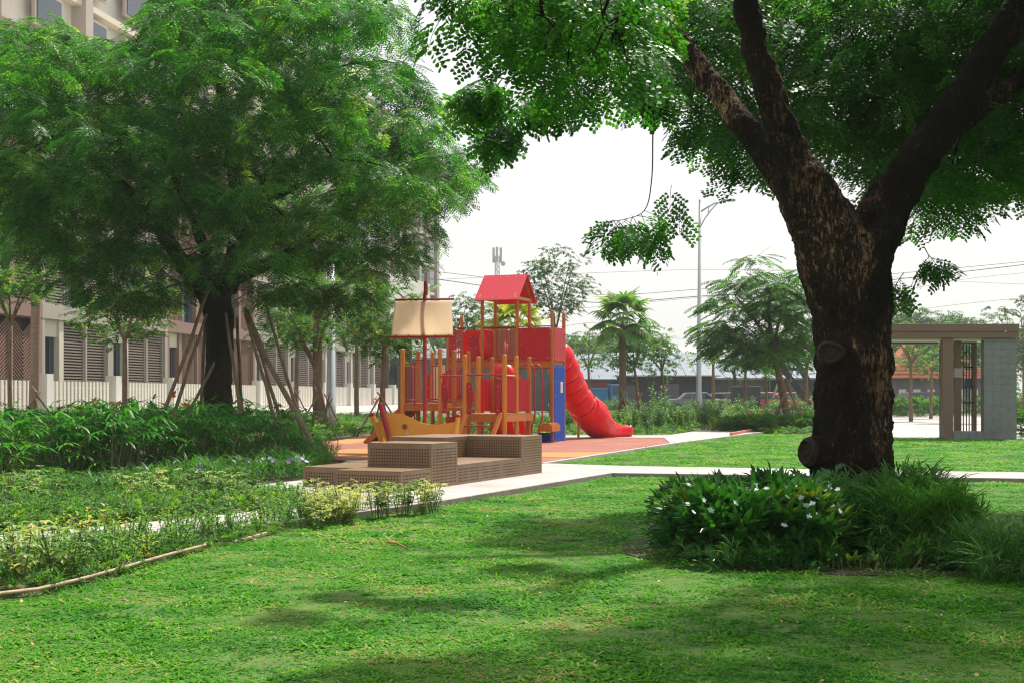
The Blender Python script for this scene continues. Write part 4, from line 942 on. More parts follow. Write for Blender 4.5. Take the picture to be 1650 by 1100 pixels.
b5 = path_px([(345, 465, 22), (330, 400, 20, 25.7), (300, 330, 16, 24.9), (270, 260, 12, 24), (240, 200, 8, 23.5)], 26.5)
b6 = path_px([(370, 380, 18), (420, 330, 15, 25.5), (480, 300, 12, 24.5), (540, 260, 9, 23.8)], 26.5)
woody('trunk', [tr, b1, b2, b3, b4, b5, b6], M['bark2'], LT, vox=.035, disp=.035, dsize=.07)
oc = [(10, 415), (60, 462), (110, 480), (150, 520), (210, 525), (260, 480), (310, 440), (360, 470), (400, 495), (450, 505), (520, 500), (580, 515), (610, 495), (650, 458), (690, 425), (735, 392), (720, 350), (765, 330), (790, 270), (790, 245), (745, 225), (705, 185), (715, 150), (675, 110), (660, 70), (655, 20), (640, -30), (560, -60), (330, -80), (250, -20), (200, 28), (150, 45), (100, 30), (50, 10), (-40, 10), (-60, 230), (8, 290)]
oa = np.array(oc, float)
r = random.Random(5); cl = []; tries = 0
while len(cl) < 235 and tries < 60000:
    tries += 1
    p = Vector((r.uniform(-12, 0), r.uniform(21.3, 31.5), r.uniform(2.6, 10.5)))
    e = Vector(((p.x + 5.6) / 5.9, (p.y - 26.5) / 5.0, (p.z - 6.2) / 4.6))
    if e.length > 1 or (e.length < .6 and r.random() < .75): continue
    px, py = PX(p); rad = r.uniform(.6, 1.05); m_ = rad * F / p.y
    if not inpoly(np.array([px + (m_ * .75 if px > 400 else 0)]), np.array([py + (m_ * .6 + 58 if py > 300 else -m_ * .3)]), oc)[0]: continue
    if any((p - q[0]).length < .78 for q in cl): continue
    cl.append((p, rad))
for i in range(len(oc)):              # tips reaching the outline
    a, b = Vector(oc[i]), Vector(oc[(i + 1) % len(oc)])
    if a.x < -30 and b.x < -30: continue
    for t in np.arange(0, 1, 26 / max(26, (b - a).length)):
        q = a.lerp(b, t); c_ = Vector((370, 260)); dd = (c_ - q).normalized(); q = q + dd * (r.uniform(26, 48) + (22 if q.y > 300 else 0))
        p = A(q.x, q.y + 4, r.uniform(25, 28)); cl.append((p, r.uniform(.32, .55)))
P_, Q_, S_ = clouds(cl, 40, r, flat=.08, droop=.5, sc=(.8, 1.2), dome=.40)
wp(scatter('crown', P_, Q_, S_, [SRC['fine'], SRC['fine2']]), LT)
STEP = 2
tb = MB(); twigs([b1[0], b2[0], b3[0], b4[0], b5[0], b6[0]], cl[::2], r, tb, .022, 0); o = tb.build('branches', M['bark2'], None, smooth=True); wp(o, LT); o['kind'] = 'stuff'
print('left tree fronds', len(P_), 'clumps', len(cl))
def stake(p0, p1, rad, label=None, group=None, name='support_stake', parent=None, m='stake'):
    p0, p1 = Vector(p0), Vector(p1); pts = [p0.lerp(p1, i / 6) + rv(rnd) * rad * .5 for i in range(7)]
    o = MB().tube(pts, [rad * (1.15 - .35 * i / 6) for i in range(7)], 8).build(name, M[m], None, smooth=True)
    if parent: wp(o, parent)
    else: tag(o, label, 'stake', group)
    return o
for i, ((a, b, da), (c, d, dc)) in enumerate([((236, 735, 25), (342, 452, 26.2)), ((255, 742, 25.2), (333, 505, 26.1)), ((268, 715, 25.6), (348, 578, 26.3)), ((318, 735, 27.2), (332, 520, 26.7)), ((397, 722, 25.5), (365, 505, 26.2)), ((392, 715, 27.3), (382, 510, 26.7)), ((462, 738, 25.8), (394, 500, 26.3)), ((470, 735, 26.2), (398, 500, 26.5)), ((516, 745, 24.6), (393, 500, 26.3)), ((500, 735, 26.2), (424, 478, 26.6))]):
    q = A(a, b, da); q.z = 0
    lab = ['leftmost long stake propping the feathery tree from the canna side', 'second stake from the left leaning against the feathery tree', 'short stake end leaning low against the dark trunk', 'stake standing almost upright just behind the dark trunk on its left', 'stake crossing the right edge of the dark trunk', 'upright stake close behind the right edge of the dark trunk', 'long stake right of the trunk with the palest bark of its pair', 'stake running just above another beside the dark trunk', 'thickest long stake coming forward beside the bench end', 'rightmost stake meeting the crown beside a side limb'][i]
    stake(q, A(c, d, dc), .036 if i != 8 else .05, lab, 'long stakes propping the feathery tree')

def tree(name, label, px, d, hgt, cr, nc, per, srcs, tr_r, group=None, bark='bark3', lean=(0, 0), fork=.78, zc=None, sc=(.8, 1.2), seed=1, flat=.3, droop=.4, crr=.6, pxtop=None):
    r = random.Random(seed); b = Vector(((px - CX) * d / F, d, 0)); T = empty(name, b, label=label, cat='tree', group=group)
    rx, rz = cr; zc = zc or (hgt - rz); top = b + Vector((lean[0], lean[1], zc))
    fp = b + (top - b) * fork * .95 + rv(r) * .04
    trunk = bez(b, (b + fp) / 2 + rv(r) * .10, fp, 6); cl = []; t_ = 0
    while len(cl) < nc and t_ < 6000:
        t_ += 1; e = rv(r)
        if e.length > 1 or (e.length < .5 and r.random() < .6): continue
        e.z = e.z if e.z > 0 else e.z * .85
        c = top + Vector((e.x * rx, e.y * rx, e.z * rz)); cl.append((c, crr * r.uniform(.6, 1.15)))
    mb = MB().tube(trunk, [tr_r * (1.2 - .45 * i / 6) for i in range(7)], 10, wob=.1); L_ = []
    for k in range(5):
        an = k * 1.257 + r.random(); e = top + Vector((math.cos(an) * rx * .55, math.sin(an) * rx * .55, rz * r.uniform(-.1, .5)))
        l = bez(fp, (fp + e) / 2 + Vector((0, 0, .2)), e, 6); mb.tube(l, [tr_r * .6 * (1 - .75 * i / 6) for i in range(7)], 7, cap=False); L_.append(l)
    wp(mb.build('trunk', M[bark], None, smooth=True), T)
    tb = MB(); twigs(L_, cl, r, tb, tr_r * .25, 1); o = wp(tb.build('branches', M[bark], None), T); o['kind'] = 'stuff'
    P_, Q_, S_ = clouds(cl, per, r, flat=flat, droop=droop, sc=sc)
    wp(scatter('crown', P_, Q_, S_, [SRC[s] for s in srcs]), T); return T
def tripod(px, d, h, lab, group=None, n=4, sp=.55, rad=.028, cross=True, top=None):
    b = Vector(((px - CX) * d / F, d, 0)); T = empty('tree_support', b, label=lab, cat='tree support', group=group)
    q0 = []
    for k in range(n):
        an = 6.283 * k / n + .5; p0 = b + Vector((math.cos(an) * sp, math.sin(an) * sp, 0)); p1 = b + Vector((-math.cos(an) * .13, -math.sin(an) * .13, h * rnd.uniform(.92, 1.1)))
        stake(p0, p1, rad, name='stake', parent=T); q0.append(p0.lerp(p1, .42))
    for i in range(n): wp(MB().tube([q0[i] + (q0[i] - q0[(i + 1) % n]) * .25, q0[(i + 1) % n] + (q0[(i + 1) % n] - q0[i]) * .25], rad * .6, 6).build('crossbar', M['stake'], None), T)
    return T
def fan_palm(name, label, px, d, zt, cr, n, trr, m='lf_palm', bark='palmbark', seed=3, kind='fan', px_top=None, rings=False):
    r = random.Random(seed); b = Vector(((px - CX) * d / F, d, 0)); T = empty(name, b, label=label, cat='palm tree')
    tx = ((px_top or px) - CX) * d / F; pts = [b.lerp(Vector((tx, d, zt)), i / 14) for i in range(15)]
    o = wp(MB().tube(pts, [trr * (1.15 - .3 * i / 14) * (1 + (.10 * ((i % 2) - .5) if not rings else 0)) for i in range(15)], 12, wob=.15 if not rings else .03).build('trunk', M[bark], None, smooth=True), T)
    if rings:
        for i in range(9):
            t = .22 + .075 * i; c = b.lerp(Vector((tx, d, zt)), t); wp(MB().tube([c, c + Z * .03], trr * (1.17 - .3 * t), 12, cap=False).build('trunk_ring', M['palmring'], None), o); bpy.data.objects[-1] if False else None
    top = Vector((tx, d, zt))
    for i in range(n):
        an = i * 2.4 + r.random() * .3; el = 1.25 - 1.9 * (i / n) + r.uniform(-.1, .1); s = LB()
        dr = Vector((math.cos(an) * math.cos(el), math.sin(an) * math.cos(el), math.sin(el))); pl = cr * (.5 if kind == 'fan' else .15)
        e = top + dr * pl; s.tube([top, top + dr * pl * .6, e], [.02, .012, .008], 4, cap=False)
        sd_ = dr.cross(Z); sd_ = sd_.normalized() if sd_.length > .05 else Vector((1, 0, 0)); un = sd_.cross(dr).normalized()
        if kind == 'fan':
            for k in range(17):
                f = (k - 8) / 8 * 1.75; v = (dr * math.cos(f) + sd_ * math.sin(f) + un * .12 * abs(math.sin(f))).normalized()
                s.blade(e, v, cr * .52 * (1 - .18 * abs(f) / 1.75) * r.uniform(.9, 1.05), .085 * cr, 1.0, 3, un)
        else:
            q = e.copy(); dv = dr.copy()
            for k in range(22):
                dv = (dv + Vector((0, 0, -.075))).normalized(); q = q + dv * cr / 24
                ll = cr * .3 * math.sin(math.pi * (.12 + .85 * k / 22)) + .05
                for sg in (-1, 1): s.blade(q, (dv * .5 + sd_ * sg + Vector((0, 0, -.15))), ll, .045 * cr / 1.5, .7, 2)
        fo = s.build('frond', M[m], None); wp(fo, T)
    return T

# left background trees
fan_palm('palm_tree', 'tall smooth ringed palm trunk with a support frame at the far left fence', 54, 44, 6.6, 2.2, 14, .15, 'lf_mid', 'palmsmooth', 4, 'feather', 60, True)
tripod(58, 43.6, 1.35, 'crossed stakes round the smooth ringed palm', sp=.85, rad=.04)
tree('young_tree', 'young tree with round leaves by the louvred townhouse fence', 200, 42, 5.2, (1.45, 1.1), 26, 70, ['lime', 'mid'], .085, seed=3, zc=3.9, lean=(.05, 0), sc=(.8, 1.2), crr=.5)
tripod(200, 41.8, 1.0, 'short stakes round the young tree by the louvred fence', sp=.5)
fan_palm('palm_tree', 'rough stumpy palm trunk beside the grey lamp pole', 512, 49, 4.4, 1.8, 14, .17, 'lf_mid', 'palmbark', 6, 'feather')
tripod(512, 48.5, 1.5, 'stake frame round the rough palm beside the lamp pole', sp=.8, rad=.035)
tree('young_tree', 'young tree with a leaning forked trunk left of the lamp pole', 529, 41, 5.0, (1.5, 1.2), 30, 60, ['lime', 'mid'], .09, seed=8, zc=3.7, lean=(-.7, 0), crr=.55, fork=.6)
tripod(529, 40.8, 1.25, 'stakes tied round the leaning young tree', sp=.55)
tree('young_tree', 'young tree with lime foliage just left of the cream sail', 618, 40, 4.6, (1.5, 1.15), 30, 60, ['lime', 'mid'], .08, seed=12, zc=3.5, lean=(.05, 0), crr=.55)
tripod(615, 39.8, 1.35, 'crossed stakes round the young tree left of the ship', sp=.8)
fan_palm('palm_tree', 'slim rough palm standing behind the toy ship mast', 658, 58, 4.6, 1.9, 14, .15, 'lf_mid', 'palmbark', 9, 'feather')
tree('young_tree', 'pale thin trunked tree between the palms by the picket fence', 478, 55, 5.2, (1.6, 1.3), 24, 40, ['mid', 'lime'], .09, seed=15, zc=4.2)
tripod(478, 54.8, 1.4, 'small stakes round the pale tree by the picket fence', sp=.7)
tree('young_tree', 'slender tree behind the ramp of the play structure', 645, 68, 5.6, (2.2, 1.7), 26, 40, ['mid', 'grey'], .10, seed=16, zc=4.3)
tree('young_tree', 'leafy tree filling the gap below the left canopy by the fence', 575, 62, 6.8, (2.2, 1.9), 36, 40, ['mid', 'lime'], .10, seed=17, zc=5.0)
tree('young_tree', 'bright foliage at the far left edge in front of the red brown townhouse', 18, 36, 5.0, (1.0, .7), 16, 55, ['lime', 'mid'], .06, seed=18, zc=4.1, crr=.45)
tree('street_tree', 'dark rounded tree behind the left side of the red roof', 762, 80, 7.0, (2.0, 1.6), 34, 36, ['mid', 'dark'], .13, seed=22, zc=5.4, sc=(1, 1.5))
tree('street_tree', 'airy dark leaved tree rising above the right tower posts', 893, 47, 6.5, (1.25, 1.35), 105, 44, ['grey', 'dark'], .05, seed=24, zc=5.05, fork=.72, sc=(.55, .85), crr=.34, bark='bark3', flat=.35, lean=(.06, 0))
fan_palm('palm_tree', 'yellowing fan palm behind the tower railing', 828, 52, 3.7, 1.75, 22, .16, 'lf_palmyellow', 'palmbark', 31)
fan_palm('palm_tree', 'green fan palm with a shaggy trunk beyond the slide end', 1003, 58, 4.35, 1.75, 24, .15, 'lf_palm', 'palmbark', 33)
tripod(1003, 57.6, 1.5, 'stake frame round the green fan palm', sp=.75, rad=.04)
tree('street_tree', 'pale thin tree left of the green fan palm', 948, 66, 4.6, (1.3, 1.3), 22, 30, ['lime', 'grey'], .07, seed=34, zc=3.3, sc=(.8, 1.2), crr=.5)
tree('street_tree', 'dark small tree right behind the green fan palm', 1030, 60, 4.6, (1.5, 1.2), 28, 40, ['dark', 'mid'], .07, seed=35, zc=3.3, lean=(-.3, 0), sc=(.8, 1.3), crr=.5)
tripod(1031, 59.5, 1.3, 'thin stakes round the dark small tree', sp=.6)
tree('street_tree', 'fresh green tree between the palm and the tall lamp pole', 1072, 62, 4.2, (1.2, 1.15), 26, 46, ['mid', 'lime'], .07, seed=36, zc=3.05, lean=(-.2, 0), sc=(.8, 1.2), crr=.5)
tree('large_leaf_tree', 'broad drooping leaved tree left of the massive trunk', 1272, 48, 6.3, (2.1, 2.3), 66, 28, ['droop'], .13, seed=37, zc=4.0, lean=(-.85, 0), sc=(.9, 1.3), crr=.75, droop=.35, flat=.08, fork=.75)
tripod(1270, 47.6, 1.7, 'stakes round the pale trunk left of the massive tree', sp=.9, rad=.04)
tree('street_tree', 'bushy tree behind the trunk to the left of the pavilion', 1300, 60, 5.2, (1.9, 1.7), 30, 40, ['mid', 'grey'], .10, seed=38, zc=3.6, sc=(.9, 1.3))
tree('street_tree', 'yellowish palm like tree behind the large leaved tree', 1150, 75, 5.0, (1.4, 1.4), 16, 24, ['lime'], .10, seed=39, zc=3.9)
for i, (px, d, h, rx, lab) in enumerate([(1468, 62, 4.9, 1.6, 'round leafy tree seen through the pavilion opening'), (1540, 58, 4.4, 1.3, 'dark thin trunked tree between pavilion opening and post'), (1500, 70, 4.6, 1.5, 'bushy tree centred in the pavilion opening'), (1650, 64, 6.0, 2.0, 'tree at the right edge beyond the block wall'), (1200, 66, 4.0, 1.1, 'pale small tree in front of the grey shed wall'), (1235, 70, 3.9, 1.0, 'slim staked tree in front of the grey shed'), (1390, 80, 8.0, 2.3, 'tall tree behind the massive trunk')]):
    tree('street_tree', lab, px, d, h, (rx, rx * .85), 24, 38, ['mid', 'grey'] if i % 2 else ['mid', 'lime'], .08, seed=50 + i, zc=h - rx * .85, sc=(.9, 1.3), crr=.55, bark='bark2' if i in (1,) else 'bark3')
for i, (px, d, h, rx, lab) in enumerate([(965, 170, 9.5, 4.5, 'hazy distant tree right of the tower'), (920, 150, 8, 4.0, 'hazy distant tree behind the tube slide'), (1010, 190, 11.5, 4, 'hazy distant crown above the fan palm'), (1455, 150, 10.5, 4, 'hazy tree above the pavilion beam near the trunk'), (1500, 165, 11, 4.4, 'hazy tree above the middle of the pavilion beam'), (1538, 150, 9.6, 3, 'hazy bare topped tree above the pavilion post'), (1655, 140, 9.5, 4, 'hazy tree beyond the right pavilion end'), (1100, 210, 8.5, 4, 'faint distant tree behind the lamp pole'), (700, 150, 10, 4.5, 'hazy distant tree right of the apartment tower'), (1560, 120, 6, 4, 'distant tree behind the terracotta roof')]):
    tree('distant_tree', lab, px, d, h, (rx, rx * .7), 26, 26, ['grey', 'mid'], .2, seed=70 + i, zc=h - rx * .7, sc=(2.2, 3.6), crr=1.6)

# ================================================================== SHRUBS AND PLANTS
# bed round the massive tree
c0 = G(1330, 860)
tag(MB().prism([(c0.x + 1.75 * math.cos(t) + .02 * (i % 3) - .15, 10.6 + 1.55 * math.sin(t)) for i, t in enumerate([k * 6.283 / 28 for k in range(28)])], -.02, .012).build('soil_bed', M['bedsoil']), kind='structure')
def bushmass(name, label, cat, cx, cy, rx, ry, hz, n, srcs, sc, seed, box=3.0, leanout=.5, hvar=.12, zmin=.05):
    r = random.Random(seed); T = empty(name, (cx, cy, 0), label=label, cat=cat); P_, Q_, S_ = [], [], []
    for i in range(n):
        an = r.uniform(0, 6.283); u = r.random() ** .5; 
        sx, sy = abs(math.cos(an)) ** (2 / box) * math.copysign(1, math.cos(an)), abs(math.sin(an)) ** (2 / box) * math.copysign(1, math.sin(an))
        x, y = sx * rx * u, sy * ry * u
        top = hz * (1 - .45 * u ** 5) * (1 + hvar * 2.2 * noise.noise(Vector((cx + x * 1.9, cy + y * 1.9, seed))))
        z = top - abs(r.gauss(0, .07)) if r.random() < .55 else r.uniform(zmin, top)
        P_.append((x, y, z)); yaw = math.atan2(y, x) + r.gauss(0, .9) if u > .5 else r.uniform(0, 6.28)
        Q_.append((r.uniform(-.5, .5), -leanout * r.uniform(.2, 1.4) + (.5 if u > .85 and z < top * .6 else 0), yaw)); S_.append(r.uniform(*sc))
    scatter('foliage', P_, Q_, S_, [SRC[s] for s in srcs], T)
    st = MB()
    for i in range(int(n * .12)):
        a_ = r.uniform(0, 6.28); u = math.sqrt(r.random()) * .9; q = Vector((math.cos(a_) * rx * u, math.sin(a_) * ry * u, 0))
        st.tube([q * .92, q + Vector((r.uniform(-.03, .03), r.uniform(-.03, .03), hz * .5)), q * 1.04 + Vector((0, 0, hz * .85))], [.006, .005, .003], 4, cap=False)
    o = st.build('stems', M['stem'], T); o['kind'] = 'stuff'; return T
jb = bushmass('flowering_shrub', 'dark glossy shrub mass with white flowers under the massive tree', 'shrub', 1.85, 10.4, .66, .86, .44, 1800, ['jas'], (.75, 1.25), 3, 3.0, .6)
r = random.Random(9)
for i in range(95):
    x = r.gauss(.05, .36); y = -.98 + r.random() * .75; zf = .49 if y > -.62 else r.uniform(.28, .5)
    if abs(x) > .62: continue
    f = LB()
    for k in range(5):
        an = k * 1.257; f.leaf((0, 0, 0), (math.cos(an), math.sin(an), .1), (0, 0, 1), .024, .017, 0, 'round')
    o = f.build('flower', M['petal_white'], jb, loc=(x, y, zf + r.uniform(-.02, .05))); o.rotation_euler = (r.uniform(.3, 1.3), r.uniform(-.5, .5), r.uniform(0, 6)); s_ = r.uniform(.8, 1.25); o.scale = (s_,) * 3
bushmass('broad_leaf_shrub', 'bushier broad leaved shrub touching the trunk base in the bed', 'shrub', 2.45, 10.6, .28, .7, .43, 360, ['dark'], (.45, .75), 14, 2.2, .8)
bushmass('bamboo_grass_shrub', 'narrow leaved reedy shrub on the right half of the tree bed', 'shrub', 2.93, 10.4, .46, .76, .34, 1000, ['narrow'], (.75, 1.15), 4, 3.0, .15, .14, .0)
bushmass('bamboo_grass_shrub', 'straggly low reedy plants trailing off at the right edge', 'shrub', 3.30, 9.0, .30, .45, .17, 170, ['narrow'], (.6, .95), 6, 2.5, .2, .3, .0)
bushmass('low_shrub', 'low mixed weeds along the front of the tree bed', 'shrub', 2.35, 9.45, 1.15, .22, .12, 330, ['narrow', 'jas'], (.4, .7), 8, 3.5, .3, .3, .0)

# plant prototypes (one mesh = foliage, one = stems)
def proto(name, fol, stems, m):
    T = bpy.data.objects.new(name, None); f = fol.mesh('foliage'); f.materials.append(M[m]); s = stems.mesh('stems'); s.materials.append(M['stem'])
    return (f, s)
def plant_rhapis(seed):
    r = random.Random(seed); f = LB(); s = MB()
    for i in range(9):
        an = r.uniform(0, 6.28); ra = r.uniform(0, .22); h = r.uniform(.28, .95); q = Vector((math.cos(an) * ra, math.sin(an) * ra, 0))
        e = q + Vector((math.cos(an) * .15, math.sin(an) * .15, h)); s.tube([q, (q + e) / 2, e], [.012, .010, .008], 5, cap=False)
        for k in range(r.randint(2, 4)):
            a2 = r.uniform(0, 6.28); pd = Vector((math.cos(a2), math.sin(a2), r.uniform(.2, .9))).normalized(); p1 = e - Vector((0, 0, .08 * k)); p2 = p1 + pd * r.uniform(.10, .2)
            s.tube([p1, p2], [.004, .003], 3, cap=False); sd_ = pd.cross(Z).normalized(); nb = r.randint(6, 9)
            for j in range(nb):
                t = (j - (nb - 1) / 2) / ((nb - 1) / 2) * 1.35
                v = pd * math.cos(t) + sd_ * math.sin(t) + Vector((0, 0, .05)); f.blade(p2, v, r.uniform(.22, .32), .034, r.uniform(.6, 1.1), 4)
    return proto('r', f, s, 'lf_rhapis')
def plant_canna(seed):
    r = random.Random(seed); f = LB(); s = MB()
    for i in range(4):
        q = Vector((r.uniform(-.12, .12), r.uniform(-.12, .12), 0)); h = r.uniform(.5, .8); s.tube([q, q + Z * h], [.012, .008], 5, cap=False)
        for k in range(5):
            a2 = k * 2.4 + r.random(); f.blade(q + Z * (.1 + h * .16 * k), (math.cos(a2) * .5, math.sin(a2) * .5, 1.1), r.uniform(.38, .52), .13, .45, 6, (math.cos(a2), math.sin(a2), .2))
    return proto('c', f, s, 'lf_rhapis')
def plant_scheff(seed, m='lf_varieg', h0=.45, wh=26, L_=.075):
    r = random.Random(seed); f = LB(); s = MB()
    for i in range(5):
        an = r.uniform(0, 6.28); e = Vector((math.cos(an) * .16, math.sin(an) * .16, h0 * r.uniform(.7, 1))); s.tube([(e.x * .2, e.y * .2, 0), (e.x * .6, e.y * .6, e.z * .5), e], [.007, .006, .004], 4, cap=False)
        for k in range(wh // 5):
            t = r.uniform(.35, 1); c = Vector((e.x * t, e.y * t, e.z * t)) + Vector((r.gauss(0, .05), r.gauss(0, .05), r.uniform(-.02, .05)))
            for j in range(7):
                a2 = j * .9 + r.random() * .2; f.leaf(c, (math.cos(a2), math.sin(a2), r.uniform(-.55, .1)), (0, 0, 1), L_ * r.uniform(.75, 1.15), L_ * .42)
    return proto('s', f, s, m)
def plant_seedling(seed, m='lf_lime', h0=.28, n=60, L_=.055, st=6, spread=.13):
    r = random.Random(seed); f = LB(); s = MB()
    for i in range(st):
        an = r.uniform(0, 6.28); e = Vector((math.cos(an) * spread * r.random(), math.sin(an) * spread * r.random(), h0 * r.uniform(.6, 1.1))); s.tube([(e.x * .2, e.y * .2, 0), e], [.005, .003], 4, cap=False)
        for k in range(n // st):
            t = .25 + .75 * (k + .5) / (n // st); a2 = k * 2.4; f.leaf(Vector((e.x * t, e.y * t, e.z * t)), (math.cos(a2), math.sin(a2), r.uniform(.2, .9)), (0, 0, 1), L_ * r.uniform(.7, 1.2), L_ * .42)
    return proto('d', f, s, m)
PR = {'rhapis': [plant_rhapis(i) for i in range(4)], 'canna': [plant_canna(i) for i in range(3)], 'scheff': [plant_scheff(i) for i in range(3)],
      'schyell': [plant_scheff(i + 9, 'lf_yell', .55, 34, .065) for i in range(3)], 'seed': [plant_seedling(i) for i in range(4)], 'seedgreen': [plant_seedling(i + 5, 'lf_bed', .34, 110, .05, 9, .18) for i in range(3)],
      'bush': [plant_seedling(i + 20, 'lf_mid', .8, 260, .10, 12, .38) for i in range(3)], 'bushlime': [plant_seedling(i + 30, 'lf_lime', .7, 220, .10, 11, .36) for i in range(3)]}
def place(kind, name, label, cat, group, x, y, s=1.0, sz=None, z=0.0):
    f, st = rnd.choice(PR[kind]); T = empty(name, (x, y, z), rnd.uniform(0, 6.28), label=label, cat=cat, group=group); T.scale = (s, s, (sz or s))
    for nm, me in (('foliage', f), ('stems', st)):
        o = bpy.data.objects.new(nm, me); COL.objects.link(o); o.parent = T
    return T
def spread_px(n, f_d, x_of, mind, tries=4000):
    out = []; t = 0
    while len(out) < n and t < tries:
        t += 1; p = x_of()
        if all((p - q).length > mind for q in out): out.append(p)
    return out
U = rnd.uniform
# lady palms: back bed, px 0-520, feet y ~ 715-785
pts = spread_px(120, None, lambda: G(U(-120, 505), U(716, 800)), .40)
front_of = lambda p: PX(p)[1] < 802 - .085 * max(0, PX(p)[0]) 
pts = [p for p in pts if front_of(p)]
for p in pts: place('rhapis', 'lady_palm', 'dark green fan leaved lady palm in the dense row of the left bed', 'plant', 'lady palms massed in the left planting bed', p.x, p.y, U(.85, 1.12))
for px, py in ((225, 712), (265, 708), (290, 712), (310, 705), (245, 720), (330, 715), (215, 722)):
    p = G(px, py); place('canna', 'canna_plant', 'upright paddle leaved canna plant left of the feathery trunk', 'plant', 'canna plants behind the lady palms', p.x, p.y, U(.9, 1.15))
for i, (px, py, lab) in enumerate(((128, 657, 'orange canna flower furthest left above the lady palms'), (155, 647, 'large orange canna flower cluster on a thin stalk'), (187, 654, 'brightest orange canna flower beside the young tree'), (178, 667, 'small dark orange canna flower low between two taller ones'), (279, 630, 'tallest orange canna flower beside a leaning stake'), (302, 651, 'orange canna flower in front of the dark trunk edge'), (578, 690, 'yellow orange flower left of the toy ship'), (605, 645, 'orange flower near the stakes left of the ship'))):
    p = A(px, py, 27 if px < 500 else 46); T = empty('canna_flower', (p.x, p.y, 0), label=lab, cat='flower', group='orange canna flowers')
    MB().tube([(0, 0, 0), (.02, 0, p.z * .5), (0, 0, p.z)], [.008, .006, .005], 5).build('stalk', M['stem'], T); f = LB(); rr_ = random.Random(i)
    for k in range(16): f.leaf((rr_.uniform(-.05, .05), rr_.uniform(-.04, .04), p.z + rr_.uniform(-.10, .06)), rv(rr_) + Vector((0, 0, .4)), rv(rr_), .085, .055)
    f.build('petals', M['petal_orange'], T)
# low dark border with lilac flowers
P_, Q_, S_ = [], [], []
poly = [(p.x, p.y) for p in GP([(230, 770), (360, 745), (505, 727), (545, 745), (490, 777), (392, 789), (330, 800)])]
for i in range(5200):
    x, y = U(-9, -2), U(16, 31)
    if inpoly(np.array([x]), np.array([y]), poly)[0]: P_.append((x, y, U(-.02, .12))); Q_.append((U(-.3, .3), U(-.3, .3), U(0, 6.28))); S_.append(U(.8, 1.25))
for i in range(5200):
    x, y = U(-13, -4), U(14.5, 22)
    px_, py_ = PX((x, y, 0))
    if -150 < px_ < 300 and 786 - .03 * px_ < py_ < 818 - .03 * px_: P_.append((x, y, U(-.02, .08))); Q_.append((U(-.3, .3), U(-.3, .3), U(0, 6.28))); S_.append(U(.7, 1.0))
scatter('border_plants', P_, Q_, S_, [SRC['narrow']]); 
for i in range(26):
    px, py = U(235, 500), 0; py = U(752, 772) if px > 330 else U(755, 790)
    p = G(px, py + 14)
    o = LB(); 
    for k in range(5): o.leaf((0, 0, 0), (math.cos(k * 1.257), math.sin(k * 1.257), .2), (0, 0, 1), .034, .028, 0, 'round')
    o = o.build('lilac_flower', M['petal_purple'], loc=(p.x, p.y, .32)); o.rotation_euler = (U(.3, 1), 0, U(0, 6)); tag(o, 'small lilac flower above the low dark border plants', 'flower', 'lilac flowers of the low border')
# variegated shrubs and green seedlings between the palms and the path arm
def in_bed(p): 
    px, py = PX(p); return True
for p in spread_px(34, None, lambda: (lambda px: G(px, U(800, 822) - .02 * px))(U(-80, 395)), .36):
    place('scheff', 'variegated_shrub', 'cream variegated shrub in the row before the lady palms', 'shrub', 'variegated shrubs in front of the lady palms', p.x, p.y, U(.7, .95), U(.6, .8))
def backline(px): return 812 - .035 * px
for p in spread_px(120, None, lambda: (lambda px: G(px, U(818 - .02 * px, min(max(862 - .1 * px, 824), 860))))(U(-160, 480)), .22):
    place('seedgreen', 'bedding_shrub', 'small bright green shrub in the mass behind the path arm', 'shrub', 'green bedding shrubs behind the path arm', p.x, p.y, U(.8, 1.05), U(.5, .72))
# planting strip in front of the path arm
def strip():
    px = U(-60, 560); lo = 886 - .095 * max(px, 0) ; hi = np.interp(px, [q[0] for q in bed_edge], [q[1] for q in bed_edge]) - 7
    return G(px, U(min(lo, hi - 2), hi))
for p in spread_px(95, None, strip, .22):
    place('seed', 'seedling_shrub', 'young lime green shrub on the bare soil strip beside the lawn', 'shrub', 'lime seedlings in the soil strip', p.x, p.y, U(.85, 1.2), U(.65, 1.0))
for px, py, s_, lab in ((32, 953, 1.15, 'low variegated shrub at the lower left corner by the hose'), (100, 940, 1.2, 'variegated shrub with a brown stem second from the lower left corner'), (128, 928, .9, 'smaller variegated shrub right of the brown stemmed one'), (10, 915, .9, 'variegated shrub at the left edge of the soil strip'), (560, 842, 1.0, 'green shrub at the left end of the yellow variegated cluster'), (610, 836, 1.0, 'green shrub under the yellow variegated cluster'), (655, 830, 1.0, 'low green shrub near the path corner')):
    p = G(px, py); place('scheff', 'variegated_shrub', lab, 'shrub', None, p.x, p.y, s_ * .8)
for p in spread_px(30, None, lambda: (lambda px: G(px, U(818, 850 - .12 * (px - 530))))(U(500, 702)), .15):
    place('schyell', 'yellow_variegated_shrub', 'bushy yellow variegated shrub in front of the bench', 'shrub', 'yellow variegated shrubs before the bench', p.x, p.y, U(.5, .68), U(.52, .72))
for p in spread_px(26, None, lambda: G(U(430, 570), U(822, 848)), .15):
    place('seedgreen', 'bedding_shrub', 'small green shrub left of the yellow variegated cluster', 'shrub', 'green shrubs beside the yellow variegated cluster', p.x, p.y, U(.7, 1.0), U(.5, .65))
